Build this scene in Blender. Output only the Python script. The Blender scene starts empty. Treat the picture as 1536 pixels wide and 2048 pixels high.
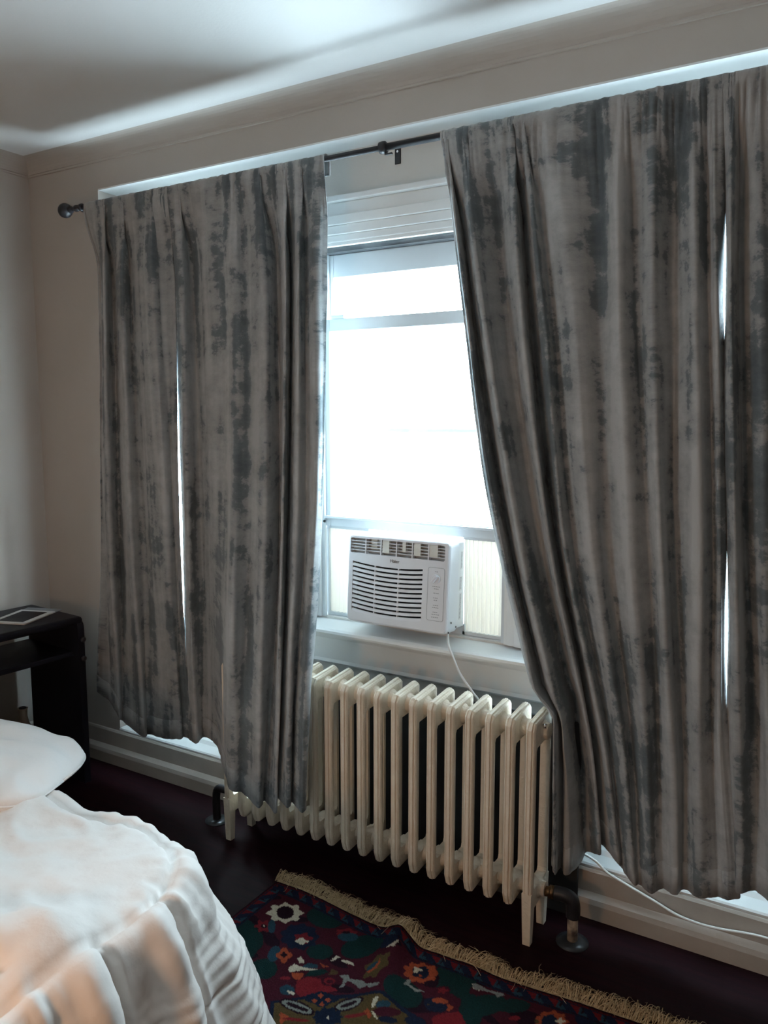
import bpy, bmesh, math, random
import numpy as np
from mathutils import Vector, Matrix, noise

random.seed(7)
SC = bpy.context.scene
COL = SC.collection
PI = math.pi

# ------------------------------------------------------------------ camera
cam_d = bpy.data.cameras.new('camera')
cam = bpy.data.objects.new('camera', cam_d)
COL.objects.link(cam)
cam_d.sensor_fit = 'VERTICAL'
cam_d.sensor_height = 36.0
cam_d.sensor_width = 27.0
cam_d.lens = 1600.0 / 2048.0 * 36.0
cam_d.clip_start = 0.02
cam.location = (0.0, -2.45, 1.623)
cam.rotation_euler = (math.radians(90 - 6.9), 0.0, math.radians(30.8))
SC.camera = cam

# ------------------------------------------------------------------ daylight, lamp, exposure
world = bpy.data.worlds.new('daylight')
SC.world = world
world.use_nodes = True
bg = world.node_tree.nodes['Background']
bg.inputs['Color'].default_value = (0.76, 0.91, 1.0, 1.0)
bg.inputs['Strength'].default_value = 32.0

def portal(name, x0, x1, z0, z1, y, ang):
    d = bpy.data.lights.new(name, 'AREA')
    d.shape = 'RECTANGLE'; d.size = x1 - x0; d.size_y = z1 - z0
    d.cycles.is_portal = True
    o = bpy.data.objects.new(name, d); COL.objects.link(o)
    o.location = ((x0 + x1) / 2, y, (z0 + z1) / 2)
    o.rotation_euler = (ang, 0, 0)
    return o
portal('window_daylight', -1.80, -1.04, 0.83, 2.25, 0.30, -PI / 2)
portal('window_daylight', -2.80, -2.12, 0.51, 2.25, 0.30, -PI / 2)
portal('window_daylight', -0.72, -0.02, 0.51, 2.25, 0.30, -PI / 2)

pw4 = portal('window_daylight', -0.25, 0.25, 1.0, 2.0, 0.0, 0.0)  # portal of the added, unseen fill window
pw4.location = (-3.50, -3.60, 1.50); pw4.rotation_euler = (PI / 2, 0, -PI / 2)

def lamp(name, loc, col, watt, r):
    d = bpy.data.lights.new(name, 'POINT')
    d.color = col; d.energy = watt; d.shadow_soft_size = r
    o = bpy.data.objects.new(name, d); COL.objects.link(o); o.location = loc
    return o
lamp('room_lamp_bulb', (-1.20, -2.55, 1.0), (1.0, 0.53, 0.25), 19.0, 0.10)

SC.view_settings.view_transform = 'Standard'
SC.view_settings.look = 'None'
SC.view_settings.gamma = 1.0
SC.view_settings.use_curve_mapping = False
SC.view_settings.exposure = 0.18

# ------------------------------------------------------------------ helpers
def tag(o, label=None, cat=None, group=None, kind=None):
    if label: o['label'] = label
    if cat: o['category'] = cat
    if group: o['group'] = group
    if kind: o['kind'] = kind
    return o

def thing(name, loc, label, cat, rot=(0, 0, 0), group=None):
    o = bpy.data.objects.new(name, None)
    COL.objects.link(o)
    o.empty_display_size = 0.05
    o.location = loc; o.rotation_euler = rot
    return tag(o, label, cat, group)

def link(name, me, mat, parent=None, loc=None, smooth=False):
    if mat is not None:
        me.materials.clear(); me.materials.append(mat)
    if smooth:
        me.polygons.foreach_set('use_smooth', [True] * len(me.polygons))
    o = bpy.data.objects.new(name, me)
    COL.objects.link(o)
    if parent is not None: o.parent = parent
    if loc is not None: o.location = loc
    return o

def mesh_obj(name, verts, faces, mat, parent=None, loc=None, smooth=False):
    me = bpy.data.meshes.new(name)
    me.from_pydata([tuple(v) for v in verts], [], faces)
    me.update()
    return link(name, me, mat, parent, loc, smooth)

def bm_obj(name, bm, mat, parent=None, loc=None, smooth=False):
    me = bpy.data.meshes.new(name)
    bmesh.ops.recalc_face_normals(bm, faces=bm.faces[:])
    bm.to_mesh(me); bm.free()
    return link(name, me, mat, parent, loc, smooth)

def add_box(bm, x0, x1, y0, y1, z0, z1, bev=0.0, seg=2):
    vs = [bm.verts.new(p) for p in ((x0, y0, z0), (x1, y0, z0), (x1, y1, z0), (x0, y1, z0),
                                    (x0, y0, z1), (x1, y0, z1), (x1, y1, z1), (x0, y1, z1))]
    fs = [bm.faces.new([vs[i] for i in f]) for f in ((0, 3, 2, 1), (4, 5, 6, 7), (0, 1, 5, 4), (1, 2, 6, 5), (2, 3, 7, 6), (3, 0, 4, 7))]
    if bev > 0:
        es = list({e for f in fs for e in f.edges})
        bmesh.ops.bevel(bm, geom=es, offset=bev, segments=seg, profile=0.5, affect='EDGES')
    return bm

def box(name, b, mat, parent=None, bev=0.0, loc=None, seg=2):
    bm = bmesh.new(); add_box(bm, *b, bev=bev, seg=seg)
    return bm_obj(name, bm, mat, parent, loc)

def boxes(name, bs, mat, parent=None, bev=0.0):
    bm = bmesh.new()
    for b in bs: add_box(bm, *b, bev=bev)
    return bm_obj(name, bm, mat, parent)

def add_cyl(bm, p0, p1, r0, r1=None, n=20, caps=True):
    r1 = r0 if r1 is None else r1
    p0 = Vector(p0); p1 = Vector(p1); d = (p1 - p0).normalized()
    a = d.orthogonal().normalized(); b = d.cross(a)
    A = [bm.verts.new(p0 + (a * math.cos(2 * PI * i / n) + b * math.sin(2 * PI * i / n)) * r0) for i in range(n)]
    B = [bm.verts.new(p1 + (a * math.cos(2 * PI * i / n) + b * math.sin(2 * PI * i / n)) * r1) for i in range(n)]
    for i in range(n):
        j = (i + 1) % n
        f = bm.faces.new((A[i], A[j], B[j], B[i])); f.smooth = True
    if caps:
        bm.faces.new(A[::-1]); bm.faces.new(B)

def add_lathe(bm, base, prof, n=28, axis='Z'):
    base = Vector(base); rings = []
    for r, h in prof:
        ring = []
        for i in range(n):
            c, s = math.cos(2 * PI * i / n) * r, math.sin(2 * PI * i / n) * r
            v = Vector((c, s, h)) if axis == 'Z' else (Vector((h, c, s)) if axis == 'X' else Vector((c, h, s)))
            ring.append(bm.verts.new(base + v))
        rings.append(ring)
    for A, B in zip(rings, rings[1:]):
        for i in range(n):
            j = (i + 1) % n
            f = bm.faces.new((A[i], A[j], B[j], B[i])); f.smooth = True
    bm.faces.new(rings[0][::-1]); bm.faces.new(rings[-1])

def add_tube(bm, pts, r, n=8):
    pts = [Vector(p) for p in pts]; rings = []
    up = Vector((0.13, 0.31, 0.94))
    for i, p in enumerate(pts):
        d = (pts[min(i + 1, len(pts) - 1)] - pts[max(i - 1, 0)]).normalized()
        a = d.cross(up)
        if a.length < 1e-4: a = d.orthogonal()
        a.normalize(); b = d.cross(a)
        rings.append([bm.verts.new(p + (a * math.cos(2 * PI * k / n) + b * math.sin(2 * PI * k / n)) * r) for k in range(n)])
    for A, B in zip(rings, rings[1:]):
        for k in range(n):
            j = (k + 1) % n
            f = bm.faces.new((A[k], A[j], B[j], B[k])); f.smooth = True
    bm.faces.new(rings[0][::-1]); bm.faces.new(rings[-1])

def crom(P, per=8):
    P = [Vector(p) for p in P]; out = []
    for i in range(len(P) - 1):
        p0, p1, p2, p3 = P[max(i - 1, 0)], P[i], P[i + 1], P[min(i + 2, len(P) - 1)]
        for k in range(per):
            t = k / per
            out.append(0.5 * ((2 * p1) + (p2 - p0) * t + (2 * p0 - 5 * p1 + 4 * p2 - p3) * t * t + (3 * p1 - p0 - 3 * p2 + p3) * t ** 3))
    out.append(P[-1]); return out

def extrude_prof(bm, prof, a, b, axis='X'):
    """closed profile (y, z) swept along x, or (x, z) swept along y"""
    def pt(p, s): return (s, p[0], p[1]) if axis == 'X' else (p[0], s, p[1])
    A = [bm.verts.new(pt(p, a)) for p in prof]; B = [bm.verts.new(pt(p, b)) for p in prof]
    n = len(prof)
    for i in range(n): bm.faces.new((A[i], A[(i + 1) % n], B[(i + 1) % n], B[i]))
    bm.faces.new(A[::-1]); bm.faces.new(B)

def sstep(a, b, x):
    t = max(0.0, min(1.0, (x - a) / (b - a))); return t * t * (3 - 2 * t)

# ------------------------------------------------------------------ materials
def mat(name, col, col2=None, rough=0.5, scale=8.0, bump=0.0, bscale=60.0, metal=0.0, spec=0.5, detail=4.0, stretch=(1, 1, 1), sheen=0.0):
    m = bpy.data.materials.new(name); m.use_nodes = True
    nt = m.node_tree; p = nt.nodes['Principled BSDF']
    p.inputs['Base Color'].default_value = (*col, 1); p.inputs['Roughness'].default_value = rough
    p.inputs['Metallic'].default_value = metal; p.inputs['Specular IOR Level'].default_value = spec
    if sheen: p.inputs['Sheen Weight'].default_value = sheen
    tc = nt.nodes.new('ShaderNodeTexCoord'); mp = nt.nodes.new('ShaderNodeMapping')
    mp.inputs['Scale'].default_value = stretch
    nt.links.new(tc.outputs['Object'], mp.inputs['Vector'])
    if col2 is not None:
        nz = nt.nodes.new('ShaderNodeTexNoise'); nz.inputs['Scale'].default_value = scale; nz.inputs['Detail'].default_value = detail
        nt.links.new(mp.outputs[0], nz.inputs['Vector'])
        rp = nt.nodes.new('ShaderNodeValToRGB')
        rp.color_ramp.elements[0].position = 0.35; rp.color_ramp.elements[1].position = 0.65
        rp.color_ramp.elements[0].color = (*col, 1); rp.color_ramp.elements[1].color = (*col2, 1)
        nt.links.new(nz.outputs['Fac'], rp.inputs['Fac']); nt.links.new(rp.outputs['Color'], p.inputs['Base Color'])
    if bump > 0:
        nb = nt.nodes.new('ShaderNodeTexNoise'); nb.inputs['Scale'].default_value = bscale; nb.inputs['Detail'].default_value = 5
        nt.links.new(mp.outputs[0], nb.inputs['Vector'])
        bu = nt.nodes.new('ShaderNodeBump'); bu.inputs['Strength'].default_value = bump; bu.inputs['Distance'].default_value = 0.01
        nt.links.new(nb.outputs['Fac'], bu.inputs['Height']); nt.links.new(bu.outputs['Normal'], p.inputs['Normal'])
    return m

M = {}
M['wall'] = mat('wall_paint', (0.45, 0.405, 0.36), (0.48, 0.43, 0.385), rough=0.75, scale=2.5, bump=0.06, bscale=150)
M['recess'] = mat('pale_recess_paint', (0.66, 0.64, 0.605), (0.69, 0.67, 0.635), rough=0.7, scale=2.5, bump=0.05, bscale=150)
M['ceil'] = mat('ceiling_paint', (0.72, 0.73, 0.72), (0.75, 0.755, 0.75), rough=0.8, scale=2, bump=0.05, bscale=120)
M['trim'] = mat('white_gloss_trim', (0.78, 0.80, 0.80), (0.82, 0.83, 0.82), rough=0.38, scale=5, bump=0.03, bscale=60)
M['base'] = mat('baseboard_paint', (0.43, 0.39, 0.345), (0.49, 0.44, 0.39), rough=0.55, scale=9, bump=0.08, bscale=50)
M['floor'] = mat('dark_stained_wood', (0.008, 0.0025, 0.0045), (0.015, 0.004, 0.006), rough=0.5, scale=6, bump=0.05, bscale=40, stretch=(1, 9, 1), spec=0.06)
M['alu'] = mat('sash_aluminium', (0.66, 0.71, 0.74), (0.70, 0.745, 0.77), rough=0.35, scale=4)
M['dark'] = mat('black_metal', (0.012, 0.012, 0.016), (0.02, 0.02, 0.024), rough=0.45, scale=30)
M['rad'] = mat('cream_radiator_enamel', (0.76, 0.66, 0.53), (0.80, 0.71, 0.58), rough=0.45, scale=22, bump=0.35, bscale=90)
M['brass'] = mat('tarnished_brass', (0.33, 0.20, 0.09), (0.10, 0.08, 0.06), rough=0.38, scale=25, metal=0.9)
M['chrome'] = mat('chrome', (0.75, 0.75, 0.76), (0.6, 0.6, 0.62), rough=0.15, metal=1.0)
M['pipe'] = mat('flaking_painted_pipe', (0.42, 0.33, 0.24), (0.10, 0.08, 0.07), rough=0.5, scale=45, bump=0.3)
M['steel'] = mat('dull_steel_plate', (0.10, 0.11, 0.12), (0.15, 0.16, 0.17), rough=0.35, scale=12, metal=0.7)
M['ac'] = mat('white_ac_plastic', (0.78, 0.80, 0.84), (0.80, 0.82, 0.86), rough=0.4, scale=6)
M['acside'] = mat('white_ac_casing', (0.80, 0.82, 0.84), (0.82, 0.84, 0.86), rough=0.45, scale=6)
M['acdark'] = mat('ac_dark_interior', (0.010, 0.012, 0.020), (0.018, 0.02, 0.03), rough=0.7, scale=40)
M['acvent'] = mat('ac_vent_grey', (0.40, 0.43, 0.44), (0.50, 0.52, 0.52), rough=0.6, scale=15)
M['deflect'] = mat('ac_cream_deflector', (0.72, 0.73, 0.66), (0.76, 0.77, 0.72), rough=0.5, scale=12)
M['mark'] = mat('grey_print', (0.28, 0.30, 0.33), (0.34, 0.36, 0.39), rough=0.6, scale=200)
M['ink'] = mat('black_print', (0.015, 0.015, 0.02), (0.02, 0.02, 0.025), rough=0.5, scale=50)
M['cord'] = mat('white_cord', (0.72, 0.72, 0.70), (0.76, 0.76, 0.74), rough=0.45, scale=20)
M['desk'] = mat('dark_navy_desk_lacquer', (0.008, 0.009, 0.016), (0.012, 0.013, 0.020), rough=0.5, scale=5, bump=0.04, spec=0.2)
M['vase'] = mat('beige_stoneware', (0.36, 0.28, 0.21), (0.27, 0.21, 0.16), rough=0.6, scale=24, bump=0.15)
M['shade_board'] = mat('dark_shade_board', (0.030, 0.034, 0.038), (0.040, 0.044, 0.048), rough=0.8, scale=6, spec=0.2)  # shade behind the radiator put into the board colour
M['flange'] = mat('blackened_flange', (0.022, 0.026, 0.030), (0.035, 0.04, 0.045), rough=0.3, scale=12, metal=0.3)
M['card'] = mat('white_card', (0.68, 0.68, 0.68), (0.72, 0.72, 0.72), rough=0.6)
M['grey'] = mat('grey_card', (0.20, 0.21, 0.22), (0.24, 0.25, 0.26), rough=0.6)
M['fringe'] = mat('cream_wool_fringe', (0.60, 0.47, 0.29), (0.42, 0.32, 0.18), rough=0.9, scale=70)

def trans_mat(name, col, tcol, fac):
    m = bpy.data.materials.new(name); m.use_nodes = True; nt = m.node_tree
    nt.nodes.remove(nt.nodes['Principled BSDF']); out = nt.nodes['Material Output']
    d = nt.nodes.new('ShaderNodeBsdfDiffuse'); d.inputs['Color'].default_value = (*col, 1)
    t = nt.nodes.new('ShaderNodeBsdfTranslucent'); t.inputs['Color'].default_value = (*tcol, 1)
    tc = nt.nodes.new('ShaderNodeTexCoord'); nz = nt.nodes.new('ShaderNodeTexNoise'); nz.inputs['Scale'].default_value = 9
    nt.links.new(tc.outputs['Object'], nz.inputs['Vector'])
    mr = nt.nodes.new('ShaderNodeMapRange'); mr.inputs['To Min'].default_value = fac * 0.9; mr.inputs['To Max'].default_value = min(1, fac * 1.1)
    nt.links.new(nz.outputs['Fac'], mr.inputs['Value'])
    mx = nt.nodes.new('ShaderNodeMixShader')
    nt.links.new(mr.outputs['Result'], mx.inputs['Fac'])
    nt.links.new(d.outputs[0], mx.inputs[1]); nt.links.new(t.outputs[0], mx.inputs[2]); nt.links.new(mx.outputs[0], out.inputs['Surface'])
    return m
M['pleat'] = trans_mat('translucent_pleated_plastic', (0.80, 0.79, 0.76), (0.94, 0.87, 0.72), 0.044)

def glass_mat():
    m = bpy.data.materials.new('window_glass'); m.use_nodes = True; nt = m.node_tree
    nt.nodes.remove(nt.nodes['Principled BSDF']); out = nt.nodes['Material Output']
    t = nt.nodes.new('ShaderNodeBsdfTransparent'); t.inputs['Color'].default_value = (0.94, 0.97, 0.98, 1)
    g = nt.nodes.new('ShaderNodeBsdfGlossy'); g.inputs['Roughness'].default_value = 0.03
    mx = nt.nodes.new('ShaderNodeMixShader'); mx.inputs['Fac'].default_value = 0.05
    nt.links.new(t.outputs[0], mx.inputs[1]); nt.links.new(g.outputs[0], mx.inputs[2]); nt.links.new(mx.outputs[0], out.inputs['Surface'])
    return m
M['glass'] = glass_mat()

def curtain_mat():
    """grey velvet with a distressed print: ragged patches, darker pile against pale pile"""
    m = bpy.data.materials.new('distressed_grey_velvet'); m.use_nodes = True; nt = m.node_tree
    N, Lk = nt.nodes, nt.links
    p = N['Principled BSDF']; p.inputs['Roughness'].default_value = 0.85; p.inputs['Specular IOR Level'].default_value = 0.2
    p.inputs['Sheen Weight'].default_value = 0.25; p.inputs['Sheen Roughness'].default_value = 0.5
    uv = N.new('ShaderNodeUVMap'); uv.uv_map = 'cloth'
    def nz(sx, sy, scale, detail, rough=0.55):
        mp = N.new('ShaderNodeMapping'); mp.inputs['Scale'].default_value = (sx, sy, 1)
        Lk.new(uv.outputs[0], mp.inputs['Vector'])
        n = N.new('ShaderNodeTexNoise'); n.inputs['Scale'].default_value = scale; n.inputs['Detail'].default_value = detail
        n.inputs['Roughness'].default_value = rough
        Lk.new(mp.outputs[0], n.inputs['Vector']); return n.outputs['Fac']
    def math_(op, a, b):
        n = N.new('ShaderNodeMath'); n.operation = op
        for i, v in enumerate((a, b)):
            if isinstance(v, (int, float)): n.inputs[i].default_value = v
            else: Lk.new(v, n.inputs[i])
        return n.outputs[0]
    streak = nz(12.0, 1.0, 1.0, 2.0)
    ragged = nz(14.0, 20.0, 1.0, 6.0, 0.72)
    patch = nz(5.0, 6.0, 1.0, 5.0)
    s = math_('ADD', math_('MULTIPLY', streak, 0.60), math_('ADD', math_('MULTIPLY', ragged, 0.36), math_('MULTIPLY', patch, 0.32)))
    rp = N.new('ShaderNodeValToRGB'); cr = rp.color_ramp
    cr.elements[0].position = 0.50; cr.elements[0].color = (0.10, 0.122, 0.135, 1)
    cr.elements[1].position = 0.74; cr.elements[1].color = (0.44, 0.45, 0.45, 1)
    e = cr.elements.new(0.59); e.color = (0.155, 0.18, 0.192, 1)
    e = cr.elements.new(0.615); e.color = (0.30, 0.312, 0.315, 1)
    Lk.new(s, rp.inputs['Fac']); Lk.new(rp.outputs['Color'], p.inputs['Base Color'])
    fine = nz(260, 260, 1.0, 3.0)
    bu = N.new('ShaderNodeBump'); bu.inputs['Strength'].default_value = 0.25; bu.inputs['Distance'].default_value = 0.004
    Lk.new(math_('ADD', math_('MULTIPLY', fine, 0.5), s), bu.inputs['Height']); Lk.new(bu.outputs['Normal'], p.inputs['Normal'])
    return m
M['curtain'] = curtain_mat()

def bedding_mat(name, c, c2):
    m = mat(name, c, c2, rough=0.8, scale=5, bump=0.25, bscale=28, sheen=0.1)
    return m
M['quilt'] = bedding_mat('white_cotton_quilt', (0.82, 0.765, 0.72), (0.85, 0.80, 0.76))
M['pillow'] = bedding_mat('white_cotton_pillow', (0.82, 0.80, 0.78), (0.85, 0.83, 0.81))

def rug_mat():
    m = bpy.data.materials.new('knotted_wool_rug'); m.use_nodes = True; nt = m.node_tree; N, Lk = nt.nodes, nt.links
    p = N['Principled BSDF']; p.inputs['Roughness'].default_value = 0.95; p.inputs['Specular IOR Level'].default_value = 0.1
    a = N.new('ShaderNodeAttribute'); a.attribute_name = 'weave'
    tc = N.new('ShaderNodeTexCoord'); n = N.new('ShaderNodeTexNoise'); n.inputs['Scale'].default_value = 320; n.inputs['Detail'].default_value = 3
    Lk.new(tc.outputs['Object'], n.inputs['Vector'])
    mr = N.new('ShaderNodeMapRange'); mr.inputs['To Min'].default_value = 0.65; mr.inputs['To Max'].default_value = 1.35
    Lk.new(n.outputs['Fac'], mr.inputs['Value'])
    mx = N.new('ShaderNodeVectorMath'); mx.operation = 'SCALE'
    Lk.new(a.outputs['Color'], mx.inputs[0]); Lk.new(mr.outputs['Result'], mx.inputs['Scale'])
    Lk.new(mx.outputs['Vector'], p.inputs['Base Color'])
    bu = N.new('ShaderNodeBump'); bu.inputs['Strength'].default_value = 0.5; bu.inputs['Distance'].default_value = 0.003
    Lk.new(n.outputs['Fac'], bu.inputs['Height']); Lk.new(bu.outputs['Normal'], p.inputs['Normal'])
    return m
M['rug'] = rug_mat()

# ================================================================== the room
XL, XR, YB_, ZC = -3.36, 1.6, -4.6, 2.77
RX0, RX1, RZ0, RZ1, RD = -2.895, 0.085, 0.16, 2.59, 0.11     # recess around the windows
YO = 0.34                                                      # outer face of the window wall
WIN = [('window_1', -1.82, -1.02, 0.83), ('window_2', -2.82, -2.10, 0.50), ('window_3', -0.74, 0.0, 0.50)]
WTOP = 2.26

tag(box('floor', (XL - 0.2, XR + 0.2, YB_ - 0.2, YO, -0.1, 0.0), M['floor']), kind='structure')
tag(box('ceiling', (XL - 0.2, XR + 0.2, YB_ - 0.2, YO, ZC, ZC + 0.12), M['ceil']), kind='structure')
tag(box('wall_right', (XR, XR + 0.2, YB_, YO, 0.0, ZC), M['wall']), kind='structure')
tag(box('wall_back', (XL, XR, YB_ - 0.2, YB_, 0.0, ZC), M['wall']), kind='structure')
QY0, QY1, QZ0, QZ1 = -3.85, -3.35, 1.00, 2.00      # unseen window added for fill daylight, in the left wall beside the viewer
tag(boxes('wall_left', [(XL - 0.2, XL, YB_, QY0, 0.0, ZC), (XL - 0.2, XL, QY1, YO, 0.0, ZC), (XL - 0.2, XL, QY0, QY1, 0.0, QZ0), (XL - 0.2, XL, QY0, QY1, QZ1, ZC)], M['wall']), kind='structure')
w4 = tag(bpy.data.objects.new('fill_window', None), kind='structure'); COL.objects.link(w4)
xa, xb = XL - .12, XL - .08
boxes('window_frame', [(xa, xb, QY0, QY0 + .04, QZ0, QZ1), (xa, xb, QY1 - .04, QY1, QZ0, QZ1), (xa, xb, QY0 + .04, QY1 - .04, QZ0, QZ0 + .05), (xa, xb, QY0 + .04, QY1 - .04, QZ1 - .05, QZ1), (xa, xb, QY0 + .04, QY1 - .04, 1.48, 1.52)], M['trim'], w4)
box('glass_pane', (XL - .102, XL - .098, QY0 + .04, QY1 - .04, QZ0 + .05, QZ1 - .05), M['glass'], w4)
wb = [(XL, RX0, 0.0, YO, 0.0, ZC), (RX1, XR, 0.0, YO, 0.0, ZC),
      (RX0, RX1, 0.0, YO, RZ1, ZC), (RX0, RX1, 0.0, YO, 0.0, RZ0)]
rb = []
edges = sorted([(w[1], w[2], w[3]) for w in WIN])
x = RX0
for a, b, z0 in edges:
    rb.append((x, a, RD, YO, RZ0, RZ1))
    rb.append((a, b, RD, YO, RZ0, z0)); rb.append((a, b, RD, YO, WTOP, RZ1)); x = b
rb.append((x, RX1, RD, YO, RZ0, RZ1))
tag(boxes('wall_window', wb, M['wall']), kind='structure')
tag(boxes('wall_recess', rb, M['recess']), kind='structure')

# cove between wall and ceiling, with a thin bead where it leaves the wall
def cove(sign):
    P = [(0.0, 2.698), (-0.006, 2.700), (-0.007, 2.706), (-0.004, 2.711)]
    for k in range(1, 9):
        t = k / 8 * PI / 2
        P.append((-0.004 - 0.066 * (1 - math.cos(t)), 2.711 + 0.059 * math.sin(t)))
    P += [(-0.070, ZC + .01), (0.0, ZC + .01)]
    return P
bm = bmesh.new(); extrude_prof(bm, cove(1), XL, XR)
tag(bm_obj('trim_1', bm, M['wall']), kind='structure')
bm = bmesh.new(); extrude_prof(bm, [(XL - y, z) for y, z in cove(1)], YB_, 0.0, 'Y')
tag(bm_obj('trim_2', bm, M['wall']), kind='structure')

# baseboards: tall board, rounded shoe
BP = [(0.0, 0.0), (-0.030, 0.0), (-0.030, 0.050), (-0.026, 0.066), (-0.014, 0.078), (-0.010, 0.082), (-0.010, 0.150), (-0.006, 0.158), (0.0, 0.160)]
bm = bmesh.new(); extrude_prof(bm, BP, XL, XR)
tag(bm_obj('baseboard_window', bm, M['base']), kind='structure')
bm = bmesh.new(); extrude_prof(bm, [(XL - y, z) for y, z in BP], YB_, -0.031, 'Y')
tag(bm_obj('baseboard_left', bm, M['base']), kind='structure')

# painted ledge board along the foot of the recess
bm = bmesh.new()
extrude_prof(bm, [(0.11, 0.160), (-0.002, 0.160), (-0.004, 0.168), (0.0, 0.174), (0.06, 0.176), (0.066, 0.192), (0.11, 0.194)], RX0, RX1)
tag(bm_obj('trim_3', bm, M['trim']), kind='structure')

tag(boxes('bright_soffit_board', [(RX0, RX1, 0.0, RD, RZ1 - 0.006, RZ1)], M['trim']), kind='structure')  # white board added under the soffit to brighten the daylit strip
tag(box('radiator_shade_board', (-2.07, -0.705, -0.045, -0.034, 0.0, 0.655), M['shade_board'], bev=0.002), 'added dark grey board standing in for the shade behind the radiator', 'board')  # dark board added to stand in for shade behind the radiator

def sash(parent, name, x0, x1, y0, y1, z0, z1, st, top, bot):
    s = boxes(name, [(x0, x0 + st, y0, y1, z0, z1), (x1 - st, x1, y0, y1, z0, z1),
                     (x0 + st, x1 - st, y0, y1, z1 - top, z1), (x0 + st, x1 - st, y0, y1, z0, z0 + bot)], M['alu'], parent, bev=0.003)
    box('glass_pane', (x0 + st - 0.004, x1 - st + 0.004, (y0 + y1) / 2 - 0.002, (y0 + y1) / 2 + 0.002, z0 + bot - 0.004, z1 - top + 0.004), M['glass'], s)
    return s

for name, x0, x1, z0 in WIN:
    w = bpy.data.objects.new(name, None); COL.objects.link(w); w.location = (0, 0, 0); tag(w, kind='structure')
    main = name == 'window_1'
    # jamb lining
    boxes('jamb', [(x0, x0 + 0.012, 0.095, YO, z0, WTOP), (x1 - 0.012, x1, 0.095, YO, z0, WTOP), (x0 + 0.012, x1 - 0.012, 0.095, YO, WTOP - 0.012, WTOP)], M['trim'], w)
    # stepped head casing
    cw = 0.10
    boxes('head_casing', [(x0 - cw, x1 + cw, 0.092, RD, 2.260, 2.285), (x0 - cw, x1 + cw, 0.084, RD, 2.285, 2.318),
                          (x0 - cw, x1 + cw, 0.076, RD, 2.318, 2.352), (x0 - cw, x1 + cw, 0.086, RD, 2.352, 2.398),
                          (x0 - cw - 0.008, x1 + cw + 0.008, 0.062, RD, 2.398, 2.418)], M['trim'], w, bev=0.003)
    for a, b in ((x0 - cw, x0), (x1, x1 + cw)):
        boxes('side_casing', [(a, b, 0.086, RD, z0, 2.260), ((a + b) / 2 - 0.02, (a + b) / 2 + 0.02, 0.078, 0.086, z0, 2.260)], M['trim'], w, bev=0.003)
    if main:
        bm = bmesh.new()
        extrude_prof(bm, [(0.20, 0.812), (0.20, 0.838), (0.125, 0.832), (0.11, 0.822), (0.02, 0.816), (-0.002, 0.815), (-0.012, 0.809), (-0.014, 0.800), (-0.010, 0.791), (0.0, 0.788), (0.02, 0.788), (0.11, 0.790)], x0 - 0.17, x1 + 0.26)
        bm_obj('stool', bm, M['trim'], w)
        bm = bmesh.new()
        extrude_prof(bm, [(RD, 0.789), (0.052, 0.789), (0.058, 0.776), (0.072, 0.766), (0.078, 0.75), (0.078, 0.668), (0.074, 0.656), (0.082, 0.648), (RD, 0.648)], x0 - 0.14, x1 + 0.24)
        bm_obj('apron', bm, M['trim'], w)
        # the raised lower sash sits in the inner track, the upper sash behind it
        ls = sash(w, 'lower_sash', x0 + 0.012, x1 - 0.012, 0.118, 0.150, 1.190, 1.985, 0.034, 0.046, 0.046)
        box('lip', (x0 + 0.012, x1 - 0.012, 0.106, 0.118, 1.222, 1.232), M['alu'], ls, bev=0.002)
        box('latch', (x0 + 0.055, x0 + 0.115, 0.112, 0.14, 1.985, 2.000), M['alu'], ls, bev=0.005)
        box('track_screw', (x0 + 0.018, x0 + 0.030, 0.104, 0.107, 1.205, 1.216), M['steel'], ls, bev=0.001)
        sash(w, 'upper_sash', x0 + 0.012, x1 - 0.012, 0.160, 0.190, 1.560, WTOP - 0.030, 0.026, 0.085, 0.014)
        boxes('sash_track', [(x0 + 0.012, x0 + 0.026, 0.104, 0.117, z0, WTOP - 0.03), (x1 - 0.026, x1 - 0.012, 0.104, 0.117, z0, WTOP - 0.03),
                             (x0 + 0.012, x0 + 0.022, 0.151, 0.159, 1.99, WTOP - 0.03)], M['alu'], w)
        box('head_stop', (x0 + 0.012, x1 - 0.012, 0.118, 0.20, WTOP - 0.030, WTOP - 0.012), M['steel'], w)
    else:
        box('sill', (x0, x1, 0.06, YO, z0 - 0.025, z0), M['trim'], w, bev=0.004)
        sash(w, 'lower_sash', x0 + 0.012, x1 - 0.012, 0.118, 0.150, z0, 1.27, 0.036, 0.04, 0.05)
        sash(w, 'upper_sash', x0 + 0.012, x1 - 0.012, 0.160, 0.190, 1.235, WTOP - 0.012, 0.036, 0.05, 0.036)

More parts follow.
